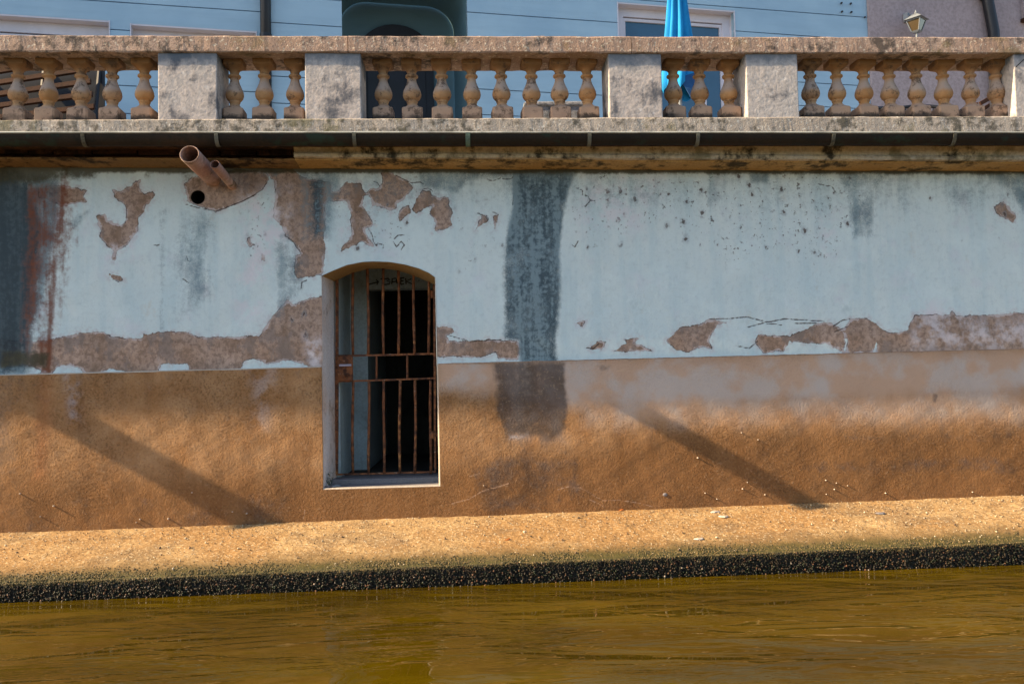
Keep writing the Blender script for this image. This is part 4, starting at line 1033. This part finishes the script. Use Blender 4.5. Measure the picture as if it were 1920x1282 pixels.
# ================================================================== LEDGE, CRUST, WATER
eL, eR = ptz(0, 1129), ptz(1919, 1057)
kf = (eR.y-eL.y)/(eR.x-eL.x); yfront = lambda x: eL.y+kf*(x-eL.x)
def edge_z():
    A_, B_ = pt(0, 1094, yfront(-4.2)), pt(1919, 1016, yfront(4.6))
    for _ in range(4):
        A_ = pt(0, 1094, yfront(A_.x)); B_ = pt(1919, 1016, yfront(B_.x))
    k = (B_.z-A_.z)/(B_.x-A_.x); return lambda x: A_.z+k*(x-A_.x)
zedge = edge_z()
xs = np.concatenate([np.linspace(-13, -5.2, 60)[:-1], np.linspace(-5.2, 5.6, 540), np.linspace(5.6, 15, 60)[1:]])
nt = 70; V = []; EDG = []
for x in xs:
    yf, zf, zw = yfront(x), zedge(x), zbase(x)
    ed = .012*smnoise(x, 0, 3.0, 3)+.008*smnoise(x, 0, 14, 6)
    yf += ed; L_ = 0-yf
    for j in range(nt+1):
        t = j/nt; y = 0.0-t*(0.0-yf)
        z = zw+(zf-zw)*max(0, (t))+.016*math.sin(math.pi*t)
        z += .006*smnoise(x, y, 2.2, 8)+.005*smnoise(x, y, 9, 4)+.003*smnoise(x, y, 30, 5)
        if j >= nt-1: z -= .008*(j-nt+2)
        V.append((x, y, z)); EDG.append((1-t)*L_)
    for q, dz in enumerate((.02, .06, .12, .3)):
        V.append((x, yf-.004+.012*smnoise(x, dz*9, 12, q), zf-dz)); EDG.append(-.05)
m = nt+1+4; Fc = []
for i in range(len(xs)-1):
    for j in range(m-1): Fc.append((i*m+j, i*m+j+1, (i+1)*m+j+1, (i+1)*m+j))
le = mesh('canal_ledge', V, Fc, M_ledge, None, True); struct(le)
at = le.data.attributes.new('edge', 'FLOAT', 'POINT'); at.data.foreach_set('value', np.array(EDG, np.float32))

# mussel-like crust on the ledge's front: tiny wet shells / pebbles
def pebbles(name, items, mat):
    ico = bmesh.new(); bmesh.ops.create_icosphere(ico, subdivisions=1, radius=1); bv = np.array([v.co[:] for v in ico.verts]); bf = np.array([[v.index for v in f.verts] for f in ico.faces]); ico.free()
    n = len(items); nv = len(bv); P = np.array([i[0] for i in items]); Sc = np.array([i[1] for i in items])
    th = rng.uniform(0, 6.28, n); ph = rng.uniform(-.6, .6, n)
    v = bv[None]*(1+rng.uniform(-.18, .18, (n, nv, 1)))*Sc[:, None, :]
    c, s = np.cos(th)[:, None], np.sin(th)[:, None]; x_, y_, z_ = v[..., 0], v[..., 1], v[..., 2]
    v = np.stack([x_*c-z_*s, y_, x_*s+z_*c], -1); c, s = np.cos(ph)[:, None], np.sin(ph)[:, None]; x_, y_, z_ = v[..., 0], v[..., 1], v[..., 2]
    v = np.stack([x_*c-y_*s, x_*s+y_*c, z_], -1)+P[:, None]
    Fi = (bf[None]+np.arange(n)[:, None, None]*nv).reshape(-1, 3)
    me = bpy.data.meshes.new(name); me.vertices.add(n*nv); me.vertices.foreach_set('co', v.astype(np.float32).ravel())
    me.loops.add(len(Fi)*3); me.loops.foreach_set('vertex_index', Fi.astype(np.int32).ravel())
    me.polygons.add(len(Fi)); me.polygons.foreach_set('loop_start', (np.arange(len(Fi))*3).astype(np.int32)); me.polygons.foreach_set('use_smooth', np.ones(len(Fi), bool))
    me.update(); at = me.attributes.new('rnd', 'FLOAT', 'POINT'); at.data.foreach_set('value', np.repeat(rng.random(n), nv).astype(np.float32))
    return link(name, me, mat)
T = NT('wet_shells'); r_ = T.attr('rnd')
colr = T.mix(T.rng(r_, .0, .5, smooth=False), (.008, .006, .003), (.028, .018, .008)); colr = T.mix(T.rng(r_, .60, .75), colr, (.016, .022, .008))
colr = T.mix(T.rng(r_, .90, .93), colr, (.12, .055, .025)); colr = T.mix(T.rng(r_, .99, .995), colr, (.34, .27, .20))
M_crust = T.out(colr, .42, None, Specular_IOR_Level=.32)
it = []
for i in range(17000):
    x = rng.uniform(-5.4, 5.9); zf = zedge(x); d = rng.random()
    z = zf+.004+.024*smnoise(x, 1, 5, 2)+.018*smnoise(x, 5, 27, 3)-.006-.012-(zf+.008)*d; r = rng.uniform(.004, .0095)*(1.0 if d > .4 else .8)
    it.append(((x, yfront(x)+.012*smnoise(x, 0, 3, 3)+.008*smnoise(x, 0, 14, 6)-.004-rng.uniform(0, .02)*(.4+d), z), (r*rng.uniform(.7, 1), r, r*rng.uniform(.9, 1.5))))
it_c = it
cru = pebbles('shell_crust', it, M_crust); cru['kind'] = 'stuff'; cru['label'] = 'dark wet crust of tiny shells along the waterline'; cru['category'] = 'shells'
# mossy nubbles spilling over the arris
T = NT('mossy_nubs'); r_ = T.attr('rnd')
M_nub = T.out(T.mix(T.rng(r_, .3, .9), (.035, .032, .009), (.17, .115, .04)), .8)
it = []
for i in range(5000):
    x = rng.uniform(-5.4, 5.9); r = rng.uniform(.003, .006); d = abs(rng.normal(0, .02))
    it.append(((x, yfront(x)+.012*smnoise(x, 0, 3, 3)+.008*smnoise(x, 0, 14, 6)-.006-rng.uniform(0, .006), zedge(x)-d), (r, r, r)))
for i in range(13000):
    x = rng.uniform(-5.4, 5.9); q = abs(rng.normal(0, .085)); y = yfront(x)+q; L_ = -yfront(x); t = 1-q/L_
    z = zbase(x)+(zedge(x)-zbase(x))*t+.016*math.sin(math.pi*t)-(.008 if q < .03 else 0); r = rng.uniform(.003, .0075)
    it.append(((x, y, z), (r, r, r)))
nb = pebbles('moss_nubs', it, M_nub); nb['kind'] = 'stuff'; nb['label'] = 'mossy gritty fringe along the lip of the ledge'; nb['category'] = 'moss'
T = NT('grit'); r_ = T.attr('rnd')
M_grit = T.out(T.mix(T.rng(r_, .45, .5), T.mix(T.rng(r_, 0, .4), (.06, .04, .025), (.16, .10, .06)), T.mix(T.rng(r_, .5, 1), (.34, .24, .13), (.60, .52, .38))), .8)
it = []
for i in range(3600):
    x = rng.uniform(-5.4, 5.9); L_ = -yfront(x); t = min(.98, abs(rng.normal(.02, .35))) if i % 2 else rng.uniform(.03, .95); y = -t*L_-.028
    z = zbase(x)+(zedge(x)-zbase(x))*t+.016*math.sin(math.pi*t)+.002+.006*smnoise(x, y, 2.2, 8)+.005*smnoise(x, y, 9, 4); r = rng.uniform(.002, .0055) if i % 40 else rng.uniform(.006, .011)
    it.append(((x, y, z), (r*1.3, r*1.3, r*.7)))
gr = pebbles('grit', it, M_grit); gr['kind'] = 'stuff'; gr['label'] = 'loose grit and pebbles scattered on the ledge'; gr['category'] = 'grit'

def zledge(x, y):
    t = min(1, -y/(-yfront(x))); return zbase(x)+(zedge(x)-zbase(x))*t+.016*math.sin(math.pi*t)
def onledge(px, py):
    d = ray(px, py); lo, hi = 4.0, 9.0
    for _ in range(40):
        m_ = (lo+hi)/2; P = EYE+d*m_
        if P.z > zledge(P.x, P.y): lo = m_
        else: hi = m_
    return EYE+d*lo
for px, py, mt, lab, cat, nm in [(953, 1012, M_dry, 'orange dry leaf on the ledge below the dark stain', 'leaf', 'dry_leaf'), (1165, 957, M_dry, 'small orange leaf lying where ledge meets wall', 'leaf', 'dry_leaf'),
                              (1312, 1011, M_shell, 'flat pale stone flake on the right half of the ledge', 'stone', 'stone_flake'), (1341, 960, M_shell, 'leftmost of two pale flakes close to the wall foot', 'stone', 'stone_flake'), (1357, 969, M_shell, 'pale flake just right of its twin near the wall foot', 'stone', 'stone_flake'),
                              (1652, 963, M_sill, 'dark clod on the ledge right of the shadow tip', 'stone', 'stone_clod')]:
    P = onledge(px, py); bm = bmesh.new(); n = 9
    R_ = .045 if nm != 'dry_leaf' else .028
    vs = [bm.verts.new((R_*(1+.3*math.sin(k*2.3+px))*math.cos(2*math.pi*k/n), R_*.5*(1+.3*math.cos(k*1.7+px))*math.sin(2*math.pi*k/n), .002)) for k in range(n)]
    v2 = [bm.verts.new((v.co.x*.8, v.co.y*.8, .012 if nm != 'dry_leaf' else .008+.006*math.sin(k))) for k, v in enumerate(vs)]
    for k in range(n): bm.faces.new((vs[k], vs[(k+1) % n], v2[(k+1) % n], v2[k]))
    bm.faces.new(v2); o = bobj(nm, bm, mt, None); o.location = (P.x, P.y, P.z); o.rotation_euler = (.1, 0, random.uniform(-.3, .3)); tag(o, lab, cat)

# water
Wn = 2
wo = mesh('canal_water', [(-400, -400, 0), (400, -400, 0), (400, .3, 0), (-400, .3, 0)], [(0, 1, 2, 3)], M_water, None); struct(wo)

# weed and broken stones on the sill
P = pt(617, 905, .06)
wd_ = thing('sill_weed', 'small dark green weed in the left corner of the sill', 'plant', (P.x+.0, .08, ZS+.003))
bm = bmesh.new()
for i in range(46):
    a = random.uniform(0, 6.28); h = random.uniform(.02, .13)*(1 if i % 3 else .6); d = random.uniform(0, .045); w = random.uniform(.008, .016)
    c = Vector((d*math.cos(a), d*math.sin(a), h)); t1 = Vector((math.cos(a+1.2), math.sin(a+1.2), .3))*w; t2 = Vector((math.cos(a), math.sin(a), .8))*w*1.5
    vs = [bm.verts.new(c-t1*.5), bm.verts.new(c+t2*.4), bm.verts.new(c+t1*.5+t2*.3), bm.verts.new(c+t2*1.0)]
    bm.faces.new((vs[0], vs[1], vs[2])); bm.faces.new((vs[1], vs[3], vs[2]))
bobj('leaves', bm, M_leaf, wd_)
bm = bmesh.new()
for i in range(9): a = i*.7; tube(bm, [(0, 0, 0), (.03*math.cos(a), .03*math.sin(a), .05+.012*(i % 4))], .002, 4)
bobj('stems', bm, M_leaf, wd_)
for px, py, s, lab in ((631, 908, .045, 'white plaster shard lying on the left end of the sill'), (617, 912, .035, 'grey plaster shard beside the weed on the sill')):
    P = pt(px, py, .06); bm = bmesh.new()
    bmesh.ops.create_icosphere(bm, subdivisions=2, radius=s, matrix=Matrix.Diagonal((1.1, .6, .22, 1)))
    for v in bm.verts: v.co += Vector([.12*s*mn.noise(v.co*40+Vector((k, 0, 0))) for k in range(3)])
    o = bobj('plaster_shard', bm, M_whitecold if s > .04 else M_sill, None); o.location = (P.x, .03 if s > .04 else .0+.02, ZS+.012); tag(o, lab, 'shard')
